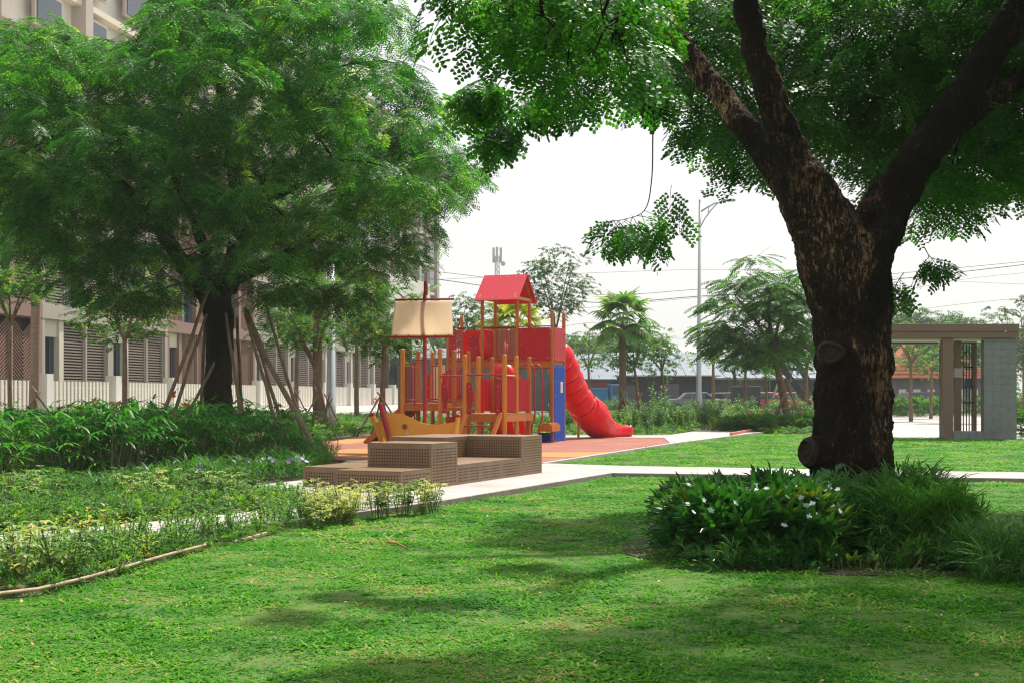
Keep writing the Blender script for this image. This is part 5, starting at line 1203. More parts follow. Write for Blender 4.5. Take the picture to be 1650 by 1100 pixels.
def ground_cover(name, poly, n, srcs, sc, z=(0, .1), seed=1, lean=.3):
    r = np.random.RandomState(seed); xs = [q[0] for q in poly]; ys = [q[1] for q in poly]
    x = r.uniform(min(xs), max(xs), n * 4); y = r.uniform(min(ys), max(ys), n * 4); k = inpoly(x, y, poly); x, y = x[k][:n], y[k][:n]; n = len(x)
    return scatter(name, np.stack([x, y, r.uniform(z[0], z[1], n)], 1), np.stack([r.uniform(-lean, lean, n), r.uniform(-lean - .3, lean, n), r.uniform(0, 6.28, n)], 1), r.uniform(sc[0], sc[1], n), [SRC[s] for s in srcs])
ground_cover('ground_cover', [(p.x, p.y) for p in GP([(515, 712), (600, 702), (640, 690), (640, 676), (440, 680), (490, 735)])], 5200, ['mid', 'lime'], (.5, .9), (.05, .30), 5)
ground_cover('ground_cover', [(p.x, p.y) for p in GP([(-200, 725), (520, 712), (440, 678), (-200, 690)])], 3500, ['mid', 'lime'], (.8, 1.3), (.1, .5), 6)
ground_cover('ground_cover', [(p.x, p.y) for p in GP([(-500, 838), (-80, 815), (380, 797), (480, 812), (470, 822), (330, 838), (60, 862), (-80, 872), (-500, 908)])], 4300, ['mid', 'lime'], (.3, .5), (.0, .16), 22)
ground_cover('ground_cover', [(p.x, p.y) for p in GP([(-400, 1022)] + bed_edge[:10] + [(560, 838), (470, 850), (330, 866), (60, 895), (-60, 908), (-400, 936)])], 1700, ['lime', 'mid'], (.25, .4), (.0, .08), 23)
ground_cover('weeds', [(p.x, p.y) for p in GP(bed_edge[:9] + [(470, 848), (330, 864), (60, 892), (-60, 905)])], 900, ['narrow', 'tuft'], (.25, .5), (-.02, .02), 7)
ground_cover('ground_cover', [(p.x, p.y) for p in GP([(910, 702), (1075, 701), (1130, 693.5), (1178, 693), (1178, 672), (900, 676)])], 3800, ['lime', 'mid'], (.5, .9), (0, .15), 8)
ground_cover('ground_cover', [(p.x, p.y) for p in GP([(1228, 698), (1315, 701), (1330, 676), (1178, 676), (1178, 694)])], 3000, ['lime', 'mid'], (.5, .9), (0, .15), 9)
ground_cover('ground_cover', [(p.x, p.y) for p in GP([(640, 700), (905, 700), (905, 682), (640, 682)])], 2500, ['lime', 'mid'], (.6, 1.1), (0, .3), 12)
for p in spread_px(95, None, lambda: G(U(905, 1320), U(676, 696)), .55):
    k = rnd.random() < .5
    if 1180 < PX(p)[0] and p.y < 50: continue
    if p.y < 44.5 and PX(p)[0] > 1070: continue
    place('bushlime' if k else 'bush', 'park_shrub', 'loose leafy shrub in the green belt beyond the slide', 'shrub', 'shrubs in the belt beyond the slide', p.x, p.y, U(.75, 1.25))
for p in spread_px(46, None, lambda: G(U(880, 1335), U(666, 672)), .9):
    place('bush' if rnd.random() < .6 else 'bushlime', 'roadside_shrub', 'leafy shrub of the far roadside row screening the parked vehicles', 'shrub', 'shrubs of the far roadside row', p.x, p.y, U(1.0, 1.5))
for px, py, s_, lab in ((1065, 690, 1.75, 'tallest dense shrub in the belt between slide and lamp pole'), (1022, 697, 1.2, 'round shrub closest to the slide end'), (1045, 699, 1.2, 'second round shrub right of the slide end')):
    p = G(px, py); place('bush', 'park_shrub', lab, 'shrub', None, p.x, p.y, s_)
hd = bushmass('clipped_hedge', 'low clipped hedge behind the lawn left of the massive trunk', 'hedge', G(1275, 698).x, 45.5, 2.0, 1.2, .42, 2600, ['mid'], (.5, .8), 15, 5)
hd = bushmass('clipped_hedge', 'dark clipped hedge at the foot of the block wall end', 'hedge', G(1675, 703).x, 39.0, .95, .7, .75, 900, ['mid'], (.5, .8), 16, 5)
bushmass('clipped_hedge', 'taller loose hedge behind the right pavilion end', 'hedge', G(1690, 685).x, 52, 1.6, .8, 1.1, 900, ['lime'], (.7, 1.1), 17, 4)
bushmass('clipped_hedge', 'low planting seen across the driveway through the pavilion', 'hedge', A(1490, 670, 84).x, 76, 6.5, 1.2, .9, 1600, ['mid', 'lime'], (.9, 1.5), 18, 5)

# ================================================================== TOWNHOUSES
W_ = Vector((.172, 1, 0)).normalized(); ANG = math.atan2(W_.y, W_.x)
FL = [(.35, 4.5), (5.1, 8.1), (8.5, 11.3), (11.7, 14.2)]; UW = 6.4; ROOFZ = 16.5
def lv(x0, x1, z0, z1, pitch, parent, m, mode='h'):
    fr = MB(); 
    for x in (x0 + .03, x1 - .03): fr.box((x, -.06, (z0 + z1) / 2), (.06, .10, z1 - z0))
    fr.box(((x0 + x1) / 2, -.06, z0 + .03), (x1 - x0 - .13, .10, .06)); fr.box(((x0 + x1) / 2, -.06, z1 - .03), (x1 - x0 - .13, .10, .06))
    p = fr.build('louvre_frame', M[m.replace('_slat', '')] , parent); s = MB()
    if mode == 'h':
        for i in range(int((z1 - z0 - .14) / pitch)): s.box(((x0 + x1) / 2, -.055, z0 + .1 + i * pitch), (x1 - x0 - .13, .06, pitch * .48))
    elif mode == 'v':
        for i in range(int((x1 - x0 - .14) / pitch)): s.box((x0 + .1 + i * pitch, -.055, (z0 + z1) / 2), (pitch * .5, .06, z1 - z0 - .13))
    else:
        xm = (x0 + x1) / 2; hw = (x1 - x0) / 2 - .07
        for i in range(int((z1 - z0 - .1) / pitch)):
            z = z0 + .05 + i * pitch
            for sg in (-1, 1):
                if z + hw * .7 < z1 - .06: s.bar((xm, -.055, z), (xm + sg * hw, -.055, z + hw * .7), .05, pitch * .5, (0, 1, 0))
    o = s.build('slats', M[m], p); o['kind'] = 'stuff'; return p
def house(kind):
    T = bpy.data.objects.new('townhouse', None); COL.objects.link(T)
    wm, sm_ = ('taupe', 'taupe_slat') if kind == 'T' else ('redbrown', 'redbrown_slat')
    MB().box((UW / 2, 4.4, ROOFZ / 2), (UW - .004, 8, ROOFZ)).build('wall', M['void'] if False else M['cream'], T)
    MB().box((UW / 2, .33, ROOFZ / 2 - .1), (UW - .02, .12, ROOFZ - .3)).build('shade_backing', M['void'], T)  # flat dark sheet painted as the shade behind the slats
    for z0, z1 in ((4.5, 5.1), (8.1, 8.5), (11.3, 11.7), (14.2, ROOFZ)):
        MB().box((UW / 2, -.02, (z0 + z1) / 2), (UW, .5, z1 - z0)).build('floor_band', M[wm], T)
    for f, (z0, z1) in enumerate(FL):
        sh = 0 if f % 2 == 0 else 2.4
        for x, w in ((-.0 + .12, .24), (UW - .16, .30)): MB().box((x, -.05, (z0 + z1) / 2), (w, .40, z1 - z0)).build('pier', M[wm], T)
        wx = .26 if sh == 0 else .26
        zt = z1 - .75 if f == 0 else z1 - .05
        wx0, wx1 = (.26, 1.62) if f % 2 == 0 else (2.3, 3.9)
        fr = MB().box((wx0 + .04, .16, (z0 + zt) / 2), (.08, .12, zt - z0)).box((wx1 - .2, .16, (z0 + zt) / 2), (.40, .12, zt - z0)).box(((wx0 + wx1) / 2, .16, zt - .04), (wx1 - wx0 - .1, .11, .08)).build('window', M['frame_dark'], T)
        MB().box(((wx0 + wx1) / 2 - .1, .19, (z0 + zt) / 2 - .04), (wx1 - wx0 - .4, .02, zt - z0 - .1)).build('pane', M['glass'], fr)
        if f == 0: MB().box(((wx0 + wx1) / 2, .10, (zt + z1) / 2), (wx1 - wx0, .3, z1 - zt)).build('lintel_panel', M['cream'], T)
        jx = wx1
        MB().box((jx + .2, .0, (z0 + z1) / 2), (.38, .32, z1 - z0)).build('jamb', M['cream' if f == 0 and kind == 'T' else wm], T)
        md = {'T': 'h', 'R': 'v', 'C': 'c' if f == 0 else 'h'}[kind]; pitch = {'h': .13, 'v': .16, 'c': .16}[md]
        if f % 2 == 0:
            a = [(2.05, 4.0), (4.16, 6.1)]
        else: a = [(.26, 2.2), (4.35, 6.1)]
        for x0, x1 in a: lv(x0, x1, z0, z1, pitch, T, sm_, md)
        if f % 2 == 0: MB().box((4.08, -.05, (z0 + z1) / 2), (.14, .26, z1 - z0)).build('mullion', M[wm], T)
    return T
hs = {k: house(k) for k in 'TRC'}
fx0 = lambda d, off=3.05: Vector((-18.7 - off + .172 * (d - 49.8), d, 0))
kinds = ['C', 'C', 'T', 'T', 'R', 'R', 'T', 'T', 'T', 'T', 'T']
labs = ['nearest townhouse at the left edge, red brown behind the palms', 'red brown townhouse with chevron slatted shutters behind the ringed palm', 'taupe townhouse with horizontal louvres right of the ringed palm', 'taupe louvred townhouse behind the young round leaved tree', 'red brown townhouse with upright slats left of the dark trunk', 'red brown townhouse with upright slats right of the dark trunk', 'taupe townhouse behind the bundle of long stakes', 'taupe townhouse behind the rough palm trunk', 'taupe townhouse just right of the grey lamp pole', 'last but one townhouse of the row before the dark opening', 'farthest townhouse of the row behind the young lime tree']
used = set()
for i, k in enumerate(kinds):
    d = 58.3 + (i - 2) * UW * W_.y
    T = hs[k] if k not in used else copy_tree(hs[k]); used.add(k)
    T.location = fx0(d); T.rotation_euler = (0, 0, ANG); tag(T, labs[i], 'townhouse', 'townhouses in the row behind the picket fence')
# end house with a wide dark opening
d = 58.3 + 9 * UW * W_.y; E = empty('end_building', fx0(d) + W_ * .02, ANG, label='pale end building with a wide dark glazed opening at the row end', cat='building')
MB().box((9, 4.2, 6), (18, 7.4, 12)).build('wall', M['offwhite'], E); MB().box((6, .45, 2.6), (11, .1, 3.6)).build('glazed_opening', M['frame_dark'], E)
MB().box((9, .3, 5.6), (18, .8, .9)).build('floor_band', M['offwhite'], E)
for x in (.3, 5.5, 11.8): MB().box((x, .2, 2.6), (.4, .5, 5.0)).build('pier', M['offwhite'], E)
# apartment tower
d1 = 169; to = fx0(d1, 11.0); L_ = 110; AT = empty('apartment_tower', to - W_ * L_, ANG, label='tall pale apartment tower rising behind the feathery tree', cat='apartment building')
HT = 31.0
MB().box((L_ / 2, 8, HT / 2), (L_, 15, HT)).build('wall', M['offwhite'], AT)
MB().box((L_ / 2, .4, HT + .3), (L_ + .3, .8, .6)).build('parapet', M['taupe'], AT)
MB().box((L_ + .05, .3, HT / 2), (.5, .9, HT)).build('corner_strip', M['taupe'], AT)
wf = MB().box((0, -.06, 0), (3.0, .2, 2.0)).mesh('window'); wf.materials.append(M['taupe']); pf = MB().box((0, -.18, 0), (2.6, .06, 1.7)).mesh('pane'); pf.materials.append(M['glass'])
for fl in range(9):
    MB().box((L_ / 2, .3, fl * 3.4 + 3.3), (L_, .9, .35)).build('floor_band', M['cream'], AT)
    for i in range(20):
        x = L_ - 4 - i * 5.4; o = bpy.data.objects.new('window', wf); COL.objects.link(o); o.parent = AT; o.location = (x, 0, fl * 3.4 + 1.7)
        q = bpy.data.objects.new('pane', pf); COL.objects.link(q); q.parent = o
for i in range(12): MB().box((L_ - 1.6 - i * 9, .1, HT / 2), (.9, 1.0, HT - .5)).build('pier', M['taupe'], AT)

# picket fence and garden wall
ff = lambda d: Vector((-18.7 + .172 * (d - 49.8), d, 0))
a = ff(38); L_ = (ff(118) - a).length
gw = empty('garden_wall', a, ANG, label='long low white wall carrying the picket fence', cat='wall')
MB().box((L_ / 2, 0, .26), (L_, .30, .52)).build('wall', M['white_wall'], gw); MB().box((L_ / 2, -.9, .09), (L_, 1.4, .18)).build('wall_ledge', M['white_wall'], gw)
pk = MB().box((0, 0, .63), (.175, .05, 1.24)).mesh('picket'); pk.materials.append(M['picket'])
for i in range(-1, 10):
    d = 52.9 + 5.8 * i; T = empty('picket_fence', ff(d) + Vector((0, 0, .52)), ANG, label=['picket fence length at the far left edge', 'picket fence length behind the smooth ringed palm', 'picket fence length behind the young round leaved tree', 'picket fence length behind the canna flowers', 'picket fence length behind the dark trunk', 'picket fence length right of the dark trunk', 'picket fence length behind the long stakes', 'picket fence length behind the rough palm', 'picket fence length right of the grey lamp pole', 'picket fence length behind the lime young tree', 'farthest picket fence length beside the toy ship'][i + 1], cat='fence', group='picket fence lengths on the white wall')
    MB().box((.28, .1, .76), (.50, .50, 1.55)).build('pillar', M['offwhite'], T)
    n = 16
    for k in range(n):
        o = bpy.data.objects.new('picket', pk); COL.objects.link(o); o.parent = T; o.location = (.75 + k * .31, 0, .01)
    for z in (.25, 1.0): MB().box((3.1, .05, z), (5.2, .04, .05)).build('rail', M['picket'], T)
# grey lamp pole on the left
lp = A(533, 700, 43); T = empty('lamp_pole', (lp.x, 43, 0), label='grey lamp pole standing among the young trees left of the ship', cat='lamp pole')
MB().tube([(0, 0, 0), (0, 0, .9), (0, 0, .92), (.04, 0, 5.6)], [.17, .17, .15, .09], 14).build('pole', M['galv'], T, smooth=True)
MB().tube([(.04, 0, 5.6), (.4, 0, 6.0), (1.1, 0, 6.1)], [.05, .04, .03], 8).build('arm', M['galv'], T); MB().box((1.3, 0, 6.08), (.6, .22, .09)).build('lamp_head', M['galv'], T, bevel=.02)

# ================================================================== RIGHT SIDE
# tall street lamp
sx = (1126 - CX) * 60 / F; T = empty('street_lamp', (sx, 60, 0), label='tall slim grey street lamp with a curved double arm', cat='street lamp')
zt = zy(322, 60)
MB().tube([(0, 0, 0), (0, 0, 1.2), (0, 0, 1.25), (.05, 0, zt)], [.14, .14, .115, .055], 14).build('pole', M['galv'], T, smooth=True)
MB().tube([(.05, 0, zt - .55), (.35, 0, zt - .35), (.7, 0, zt - .16), (1.05, 0, zt - .05)], [.04, .038, .034, .03], 8).build('arm', M['galv'], T, smooth=True)
MB().tube([(.04, 0, zt - 1.25), (.25, 0, zt - .85), (.55, 0, zt - .45), (.85, 0, zt - .12)], .028, 8).build('brace', M['galv'], T, smooth=True)
MB().tube([(.40, 0, zt - .66), (.45, 0, zt - .30)], .02, 6).build('strut', M['galv'], T)
MB().box((1.3, 0, zt - .03), (.6, .26, .09)).build('lamp_head', M['galv'], T, bevel=.03)
# pavilion gate
PD = 37.2; gx = lambda px, d=PD: (px - CX) * d / F
T = empty('pavilion', (gx(1540), PD, 0), label='flat roofed brown steel pavilion with a grey block wall end', cat='pavilion')
def B(x0, x1, y0, y1, z0, z1, name, m, bevel=.004, par=None):
    return MB().box(((x0 + x1) / 2 - gx(1540), (y0 + y1) / 2 - PD, (z0 + z1) / 2), (x1 - x0, y1 - y0, z1 - z0)).build(name, M[m], par or T, bevel=bevel)
zt = zy(522, PD)
roof = B(gx(1352), gx(1640.5), PD - .1, PD + 1.9, zy(534, PD), zt, 'roof_beam', 'gate_beam')
B(gx(1352) + .02, gx(1640), PD - .07, PD + 1.85, zy(544.5, PD), zy(534.3, PD), 'roof_beam', 'gate_beam')
B(gx(1352) + .3, gx(1636), PD + .08, PD + 1.8, zy(547.5, PD), zy(544.7, PD), 'soffit', 'ceil', 0)
B(gx(1519.5), gx(1536), PD - .0, PD + .26, .0, zy(544.8, PD), 'post', 'gate_beam')
B(gx(1354), gx(1370), PD - .0, PD + .26, .0, zy(544.8, PD), 'post', 'gate_beam')
B(gx(1551.5), gx(1561), PD + .6, PD + .8, .0, zy(546, PD), 'post', 'gate_beam')
B(gx(1561), gx(1583), PD + .6, PD + .78, zy(552.5, PD), zy(549, PD), 'rail', 'gate_beam')
B(gx(1582), gx(1586), PD + .6, PD + .78, .0, zy(549, PD), 'post', 'gate_beam')
B(gx(1360), gx(1540), PD + 1.5, PD + 1.7, zy(551, PD), zy(547.8, PD), 'back_beam', 'gate_beam')
for px in (1566, 1571, 1575.5, 1580): MB().tube([(gx(px) - gx(1540), .7, .1), (gx(px) - gx(1540), .7, zy(552, PD))], .016, 6).build('bar', M['steel_black'], T)
for z in (zy(648, PD), zy(590, PD), zy(622, PD)): MB().box((gx(1574) - gx(1540), .68, z), (.30, .02, .05)).build('latch_bar', M['steel_black'], T)
MB().box((gx(1573) - gx(1540), .66, zy(617, PD)), (.16, .06, .26)).build('lock_box', M['frame_dark'], T)
B(gx(1549), gx(1562) , PD + .57, PD + .59, zy(607, PD), zy(592, PD), 'notice_plate', 'chain', 0)
# wall of individual blocks
bx0, bx1 = gx(1586), gx(1638.5); W2 = bx1 - bx0; wallp = B(bx0 + .02, bx1 - .02, PD + .03, PD + .33, 0, zy(544.8, PD), 'block_wall', 'block', 0)
bh = .19; nb = int((zy(544.8, PD)) / bh); bme = {}
for j in range(nb + 1):
    z0, z1 = j * bh, min((j + 1) * bh, zy(545, PD)); 
    if z1 - z0 < .03: continue
    xs = [bx0] + ([bx0 + W2 * .5] if j % 2 else [bx0 + W2 * .26, bx0 + W2 * .76]) + [bx1]
    for a_, b_ in zip(xs, xs[1:]): B(a_ + .0015, b_ - .0015, PD + U(.008, .012), PD + .04, z0 + .0015, z1 - .0015, 'block', 'block', .004, wallp)
for i in range(4): B(gx(1536.5) + i * (gx(1586) - gx(1536.5)) / 4 + .003, gx(1536.5) + (i + 1) * (gx(1586) - gx(1536.5)) / 4 - .003, PD + .02, PD + .3, 0, .235, 'block', 'block', .005)
MB().disc((gx(1618) - gx(1540), -.11, zy(534, PD)), (0, 1, 0), .02, .03, 10).build('lamp', M['white_board'], T)
# panel glass beside the post
B(gx(1538), gx(1551), PD + 1.3, PD + 1.33, .0, 2.6, 'side_glass', 'glass', 0)

# street backdrop: sheds, awnings, houses
def shed(name, label, px0, px1, d, ztop, zeave, m='shed_dark', rm='shed_roof', open_=(), depth=12, cat='shed'):
    x0, x1 = (px0 - CX) * d / F, (px1 - CX) * d / F; T = empty(name, ((x0 + x1) / 2, d, 0), label=label, cat=cat); w = x1 - x0
    MB().box((0, depth / 2, zeave / 2), (w, depth, zeave)).build('wall', M[m], T)
    MB().slab([(-w / 2 - .4, -.8, zeave), (w / 2 + .4, -.8, zeave), (w / 2 + .4, depth * .5, ztop), (-w / 2 - .4, depth * .5, ztop)], (0, 0, .08)).build('roof', M[rm], T)
    mb = MB()
    for i in range(int(w / .8)): mb.bar((-w / 2 + i * .8, -.8, zeave + .10), (-w / 2 + i * .8, depth * .5, ztop + .10), .05, .05)
    o = mb.build('roof_ribs', M[rm], T); o['kind'] = 'stuff'
    for (a_, b_, z0, z1, mm) in open_:
        MB().box((-w / 2 + (a_ + b_) / 2 * w, -.06, (z0 + z1) / 2), ((b_ - a_) * w, .1, z1 - z0)).build('shutter', M[mm], T)
    for i in range(int(w / 3.2)): MB().box((-w / 2 + 1 + i * 3.2, -.7, zeave / 2), (.10, .10, zeave)).build('post', M['shed_grey'], T)
    return T
shed('warehouse', 'long dark shed with a blue grey roof behind the lamp pole', 985, 1150, 104, zy(565, 104), zy(606, 104), open_=((.1, .25, 0, 2.0, 'shed_grey'), (.5, .66, 0, 2.1, 'shed_grey')))
shed('warehouse', 'grey walled shed behind the large leaved tree', 1152, 1330, 108, zy(585, 108), zy(610, 108), m='shed_grey', open_=((.45, .6, 0, 2.4, 'shed_dark'), (.05, .25, .0, 1.4, 'car_white')))
shed('shop_building', 'low shop with a red fascia right of the slide', 900, 984, 100, zy(567, 100), zy(612, 100), m='shed_grey', open_=((.05, .95, 1.9, 2.3, 'sign_red'), (.3, .9, .9, 1.6, 'teal'), (.1, .5, .3, .8, 'cream')))
shed('warehouse', 'dark shed behind the play structure and left trees', 640, 898, 112, 5.2, 4.2, m='shed_grey')
shed('roof_house', 'pale gabled roof far behind the dark shed', 1108, 1150, 140, zy(555, 140), zy(572, 140), m='cream', rm='ceil', cat='house')
shed('shop_building', 'bluish low building with teal awnings right of the sheds', 1332, 1440, 105, zy(600, 105), zy(618, 105), m='shed_grey', open_=((.0, .5, 2.0, 2.4, 'teal'),))
hT = empty('tiled_house', ((1500 - CX) * 95 / F, 95, 0), label='small house with an orange tiled roof seen through the pavilion', cat='house')
MB().box((0, 4, 1.3), (9, 8, 2.6)).build('wall', M['shed_grey'], hT)
for i in range(9): MB().box((-4 + i * 1.0, -.05, .9), (.5, .08, 1.5)).build('window_bar', M['offwhite'], hT)
for (x0, x1, zr) in ((-2.6, .6, 5.2), (1.4, 3.8, 4.4)):
    xm = (x0 + x1) / 2
    MB().add([(x0 - .3, -.6, 2.4), (x1 + .3, -.6, 2.4), (x1 + .3, 5, 2.4), (x0 - .3, 5, 2.4), (xm, 2.2, zr)], [(0, 1, 4), (1, 2, 4), (2, 3, 4), (3, 0, 4), (3, 2, 1, 0)]).build('roof', M['terracotta'], hT)
    tm = MB()
    for j in range(10):
        t = j / 10; z = 2.42 + (zr - 2.42) * t; y = -.6 + 2.8 * t; xa, xb = x0 - .3 + (xm - x0 + .3) * t, x1 + .3 - (x1 + .3 - xm) * t
        tm.bar((xa, y - .02, z + .03), (xb, y - .02, z + .03), .10, .05)
    o = tm.build('tile_courses', M['terracotta'], hT); o['kind'] = 'stuff'
# long low wall behind the belt
xa, xb = (900 - CX) * 72 / F, (1345 - CX) * 72 / F
tag(MB().box(((xa + xb) / 2, 72, .22), (xb - xa, .3, .44)).build('kerb_wall', M['concrete']), 'long low pale kerb wall behind the shrub belt', 'wall')
tag(MB().box(((1230 - CX) * 63 / F, 63, .25), (1.5, .5, .55)).box(((1230 - CX) * 63 / F, 62.7, .55), (1.6, .1, .06)).build('red_trough', M['car_red'], bevel=.02), 'low dull red trough among the shrubs near the pale trunk', 'trough')
# leaning black steel frame
T = empty('steel_frame', ((1280 - CX) * 66 / F, 66, 0), label='leaning black steel beams left of the massive trunk', cat='steel frame'); MIo = Vector(((1280 - CX) * 66 / F, 66, 0))
for a_, b_ in (((1238, 560), (1304, 652)), ((1275, 568), (1318, 640))): MB().bar(A(*a_, 66) - MIo, A(*b_, 66) - MIo, .26, .26).build('beam', M['steel_black'], T)
MB().bar(A(1236, 590, 66) - MIo, A(1300, 596, 66) - MIo, .14, .14).build('beam', M['steel_black'], T)
for a_, b_ in (((1262, 640), (1284, 575)), ((1246, 640), (1262, 590))): MB().tube([A(*a_, 66.3) - MIo, A(*b_, 66.3) - MIo], .05, 8).build('pipe', M['galv'], T)
# vehicles
def wheel(x, y, r_, T, w=.22):
    o = MB().tube([(x, y - w / 2, r_), (x, y + w / 2, r_)], r_, 18).build('wheel', M['tyre'], T); MB().tube([(x, y - w / 2 - .01, r_), (x, y + w / 2 + .01, r_)], r_ * .55, 12).build('rim', M['galv'], o)
def car(px, d, body, label, kind='car', rz=0, name='parked_car'):
    T = empty(name, ((px - CX) * d / F, d, 0), rz, label=label, cat='truck' if kind == 'truck' else kind)
    if kind == 'car':
        prof = [(-2.1, .35), (-2.1, .85), (-1.9, .95), (-1.2, 1.0), (-.75, 1.42), (.75, 1.45), (1.35, 1.0), (2.05, .85), (2.12, .4)]
        MB().slab([(x, -.82, z) for x, z in prof], (0, 1.64, 0)).build('body', M[body], T, bevel=.06)
        MB().slab([(x, -.835, z) for x, z in ((-1.05, 1.0), (-.68, 1.36), (.68, 1.38), (1.15, 1.0))], (0, 1.67, 0)).build('window', M['glass'], T)
        for x in (-1.35, 1.35):
            for y in (-.75, .75): wheel(x, y, .33, T)
    else:
        MB().box((-.6, 0, 1.25), (2.9, 1.7, 1.0)).build('cargo_box', M[body], T, bevel=.02); MB().box((-.6, 0, .66), (3.0, 1.5, .16)).build('chassis', M['steel_black'], T)
        prof = [(1.0, .5), (1.0, 2.0), (1.9, 2.0), (2.25, 1.35), (2.3, .5)]
        MB().slab([(x, -.8, z) for x, z in prof], (0, 1.6, 0)).build('cab', M[body], T, bevel=.05); MB().slab([(x, -.815, z) for x, z in ((1.2, 1.3), (1.2, 1.85), (1.8, 1.85), (2.02, 1.3))], (0, 1.63, 0)).build('window', M['glass'], T)
        for x in (-1.3, 1.6):
            for y in (-.7, .7): wheel(x, y, .38, T)
    return T
car(958, 97, 'truck_blue', 'small blue box truck parked beyond the slide', 'truck', .05, 'parked_truck')
car(1120, 99, 'car_white', 'white car parked right of the tall lamp')
car(1165, 101, 'car_white', 'pale car half hidden behind the shrubs by the grey shed')
car(1225, 97, 'car_red', 'long dull red car parked beyond the staked tree', 'car', .1)
car(1268, 99, 'car_red', 'second dull red car nearest the massive trunk')
car(1472, 96, 'car_white', 'white car seen through the pavilion opening')
car(1480, 84, 'shed_dark', 'dark car in front of the tiled house', 'car', .2)
T = empty('excavator', ((1199 - CX) * 92 / F, 92, 0), label='dark machine with an upright boom in front of the grey shed', cat='machine')
MB().box((0, 0, .4), (2.2, 1.6, .7)).build('tracks', M['tyre'], T, bevel=.15); MB().box((.1, 0, 1.3), (1.8, 1.4, 1.1)).build('body', M['shed_dark'], T, bevel=.08)
MB().tube([(-.5, 0, 1.4), (-.7, 0, 2.9), (-.2, 0, 3.6)], .12, 8).build('boom', M['shed_dark'], T); MB().tube([(-.2, 0, 3.6), (.5, 0, 2.9)], .08, 8).build('boom_arm', M['shed_dark'], T)
# person with a yellow helmet
def person(px, d, label):
    b = Vector(((px - CX) * d / F, d, 0)); T = empty('person', b, label=label, cat='person')
    J = {'pel': (0, 0, .95), 'ch': (0, .02, 1.25), 'nk': (0, .02, 1.48), 'hd': (0, 0, 1.62), 'ht': (0, 0, 1.74), 'ls': (.19, 0, 1.4), 'le': (.27, -.05, 1.12), 'lw': (.2, -.25, 1.0), 'rs': (-.19, 0, 1.4), 're': (-.26, 0, 1.13), 'rw': (-.24, -.1, .88), 'lh': (.1, 0, .9), 'lk': (.12, -.05, .5), 'la': (.13, 0, .08), 'lt': (.14, -.15, .04), 'rh': (-.1, 0, .9), 'rk': (-.12, .02, .5), 'ra': (-.13, .08, .08), 'rt': (-.14, -.07, .04)}
    rad = {'pel': .15, 'ch': .17, 'nk': .06, 'hd': .095, 'ht': .08, 'ls': .07, 'le': .05, 'lw': .035, 'rs': .07, 're': .05, 'rw': .035, 'lh': .1, 'lk': .065, 'la': .045, 'lt': .04, 'rh': .1, 'rk': .065, 'ra': .045, 'rt': .04}
    ed = [('pel', 'ch'), ('ch', 'nk'), ('nk', 'hd'), ('hd', 'ht'), ('ch', 'ls'), ('ls', 'le'), ('le', 'lw'), ('ch', 'rs'), ('rs', 're'), ('re', 'rw'), ('pel', 'lh'), ('lh', 'lk'), ('lk', 'la'), ('la', 'lt'), ('pel', 'rh'), ('rh', 'rk'), ('rk', 'ra'), ('ra', 'rt')]
    ks = list(J); me = bpy.data.meshes.new('body'); me.from_pydata([J[k] for k in ks], [(ks.index(a), ks.index(b)) for a, b in ed], []); me.materials.append(M['cloth_blue'])
    o = bpy.data.objects.new('body', me); COL.objects.link(o); o.parent = T; o.modifiers.new('skin', 'SKIN')
    if not me.skin_vertices: me.attributes.new('skin', 'FLOAT', 'POINT') if False else None
    try:
        bm_ok = me.skin_vertices[0].data
        for i, k in enumerate(ks): bm_ok[i].radius = (rad[k], rad[k] * .8)
        bm_ok[0].use_root = True
    except Exception: 
        import bmesh
        bm = bmesh.new(); bm.from_mesh(me); ly = bm.verts.layers.skin.verify()
        bm.verts.ensure_lookup_table()
        for i, k in enumerate(ks): bm.verts[i][ly].radius = (rad[k], rad[k] * .8)
        bm.verts[0][ly].use_root = True; bm.to_mesh(me); bm.free()
    s = o.modifiers.new('sub', 'SUBSURF'); s.levels = s.render_levels = 1
    MB().tube([(0, -.01, 1.56), (0, -.01, 1.62), (0, -.01, 1.67)], [.08, .103, .10], 12).build('face', M['skin'], T, smooth=True)
    MB().tube([(0, 0, 1.665), (0, 0, 1.68), (0, 0, 1.75), (0, 0, 1.80), (0, 0, 1.81)], [.15, .13, .12, .07, .01], 14).build('helmet', M['helmet'], T, smooth=True); return T
person(1068, 78, 'person in dark blue clothes and a yellow helmet beyond the shrubs')
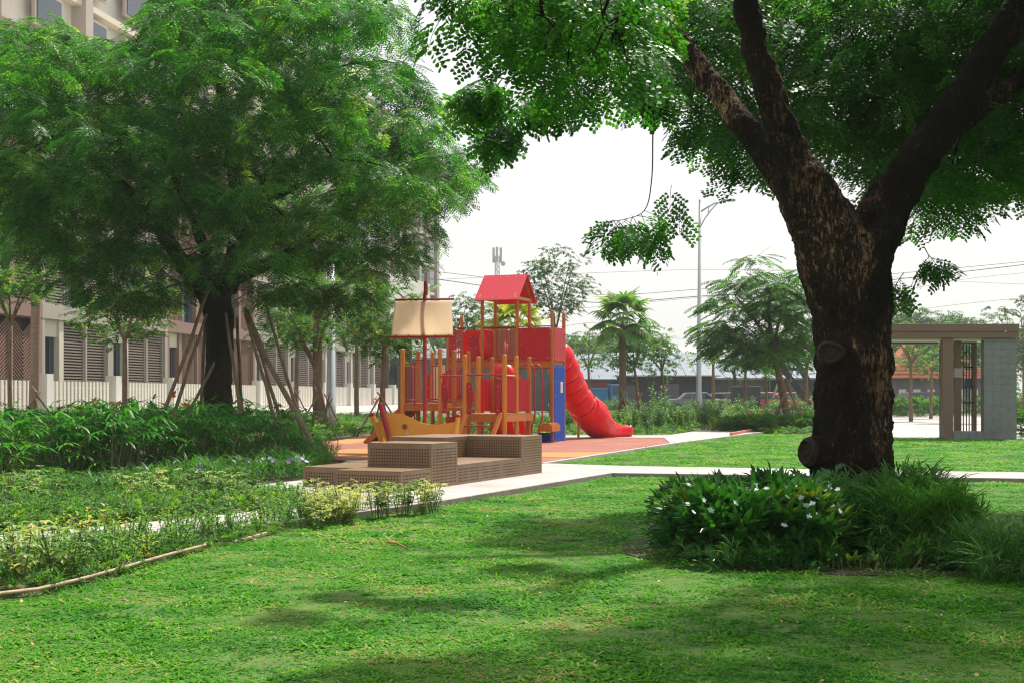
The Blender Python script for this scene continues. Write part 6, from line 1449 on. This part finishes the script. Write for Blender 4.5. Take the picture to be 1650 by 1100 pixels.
# mobile phone mast
T = empty('antenna_mast', ((801 - CX) * 180 / F, 180, 0), label='pale antenna mast showing above the red roof', cat='antenna')
zt = zy(400, 180)
for k in range(3):
    an = k * 2.094 + .5; MB().tube([(math.cos(an) * .45, math.sin(an) * .45, 0), (math.cos(an) * .28, math.sin(an) * .28, zt - 1)], .07, 6).build('mast_leg', M['antenna'], T)
    MB().box((math.cos(an) * .55, math.sin(an) * .55, zt - .9), (.32, .2, 2.0)).build('antenna_panel', M['antenna'], T, bevel=.03)
mb = MB()
for i in range(26):
    z = i * (zt - 2) / 26
    for k in range(3):
        a1, a2 = k * 2.094 + .5, (k + 1) * 2.094 + .5; mb.tube([(math.cos(a1) * .4, math.sin(a1) * .4, z), (math.cos(a2) * .4, math.sin(a2) * .4, z + .8)], .03, 4, cap=False)
o = mb.build('lattice', M['antenna'], T); o['kind'] = 'stuff'; MB().disc((.8, -.3, zt - 2.1), (0, 1, 0), .3, .2, 16).build('dish', M['antenna'], T)
# overhead cables
labs = ['lowest thick overhead cable sagging behind the lamp pole', 'second overhead cable just above the thick one', 'thin overhead cable behind the airy tree top', 'thin cable crossing behind the green fan palm', 'highest thin cable at the right above the pavilion']
for i, (pts, rr_, d) in enumerate([([(300, 395), (740, 455), (950, 487), (1120, 478), (1400, 455), (2300, 350)], .045, 95), ([(300, 400), (740, 442), (950, 474), (1130, 466), (1400, 445), (2300, 360)], .03, 97), ([(300, 470), (950, 440), (1250, 436), (1650, 458), (2300, 470)], .018, 99), ([(700, 575), (950, 520), (1080, 545), (1250, 530), (1650, 480), (2300, 440)], .02, 101), ([(900, 500), (1250, 470), (1440, 468), (1650, 440), (2300, 400)], .02, 103)]):
    q = spline([A(x, y, d) for x, y in pts], 10); tag(MB().tube(q, rr_ * .62, 5, cap=False).build('overhead_cable', M['cable']), labs[i], 'cable')
# small fixings that stay joined
for o in list(COL.objects):
    if o.name.split('.')[0] in ('bolts', 'levelling_feet', 'hand_hold', 'roof_ribs', 'painted_mark', 'frame_members'): o['kind'] = 'stuff'
# haze
hz = MB().box((0, 250, 19), (700, 560, 42)).build('haze', None); hz['kind'] = 'stuff'
m, t, o = nodes('thin haze'); vp = N(t, 'ShaderNodeVolumePrincipled'); vp.inputs['Color'].default_value = (.93, .95, 1, 1); vp.inputs['Density'].default_value = .00045; vp.inputs['Anisotropy'].default_value = 0
t.links.new(vp.outputs[0], o.inputs['Volume']); hz.data.materials.append(m)
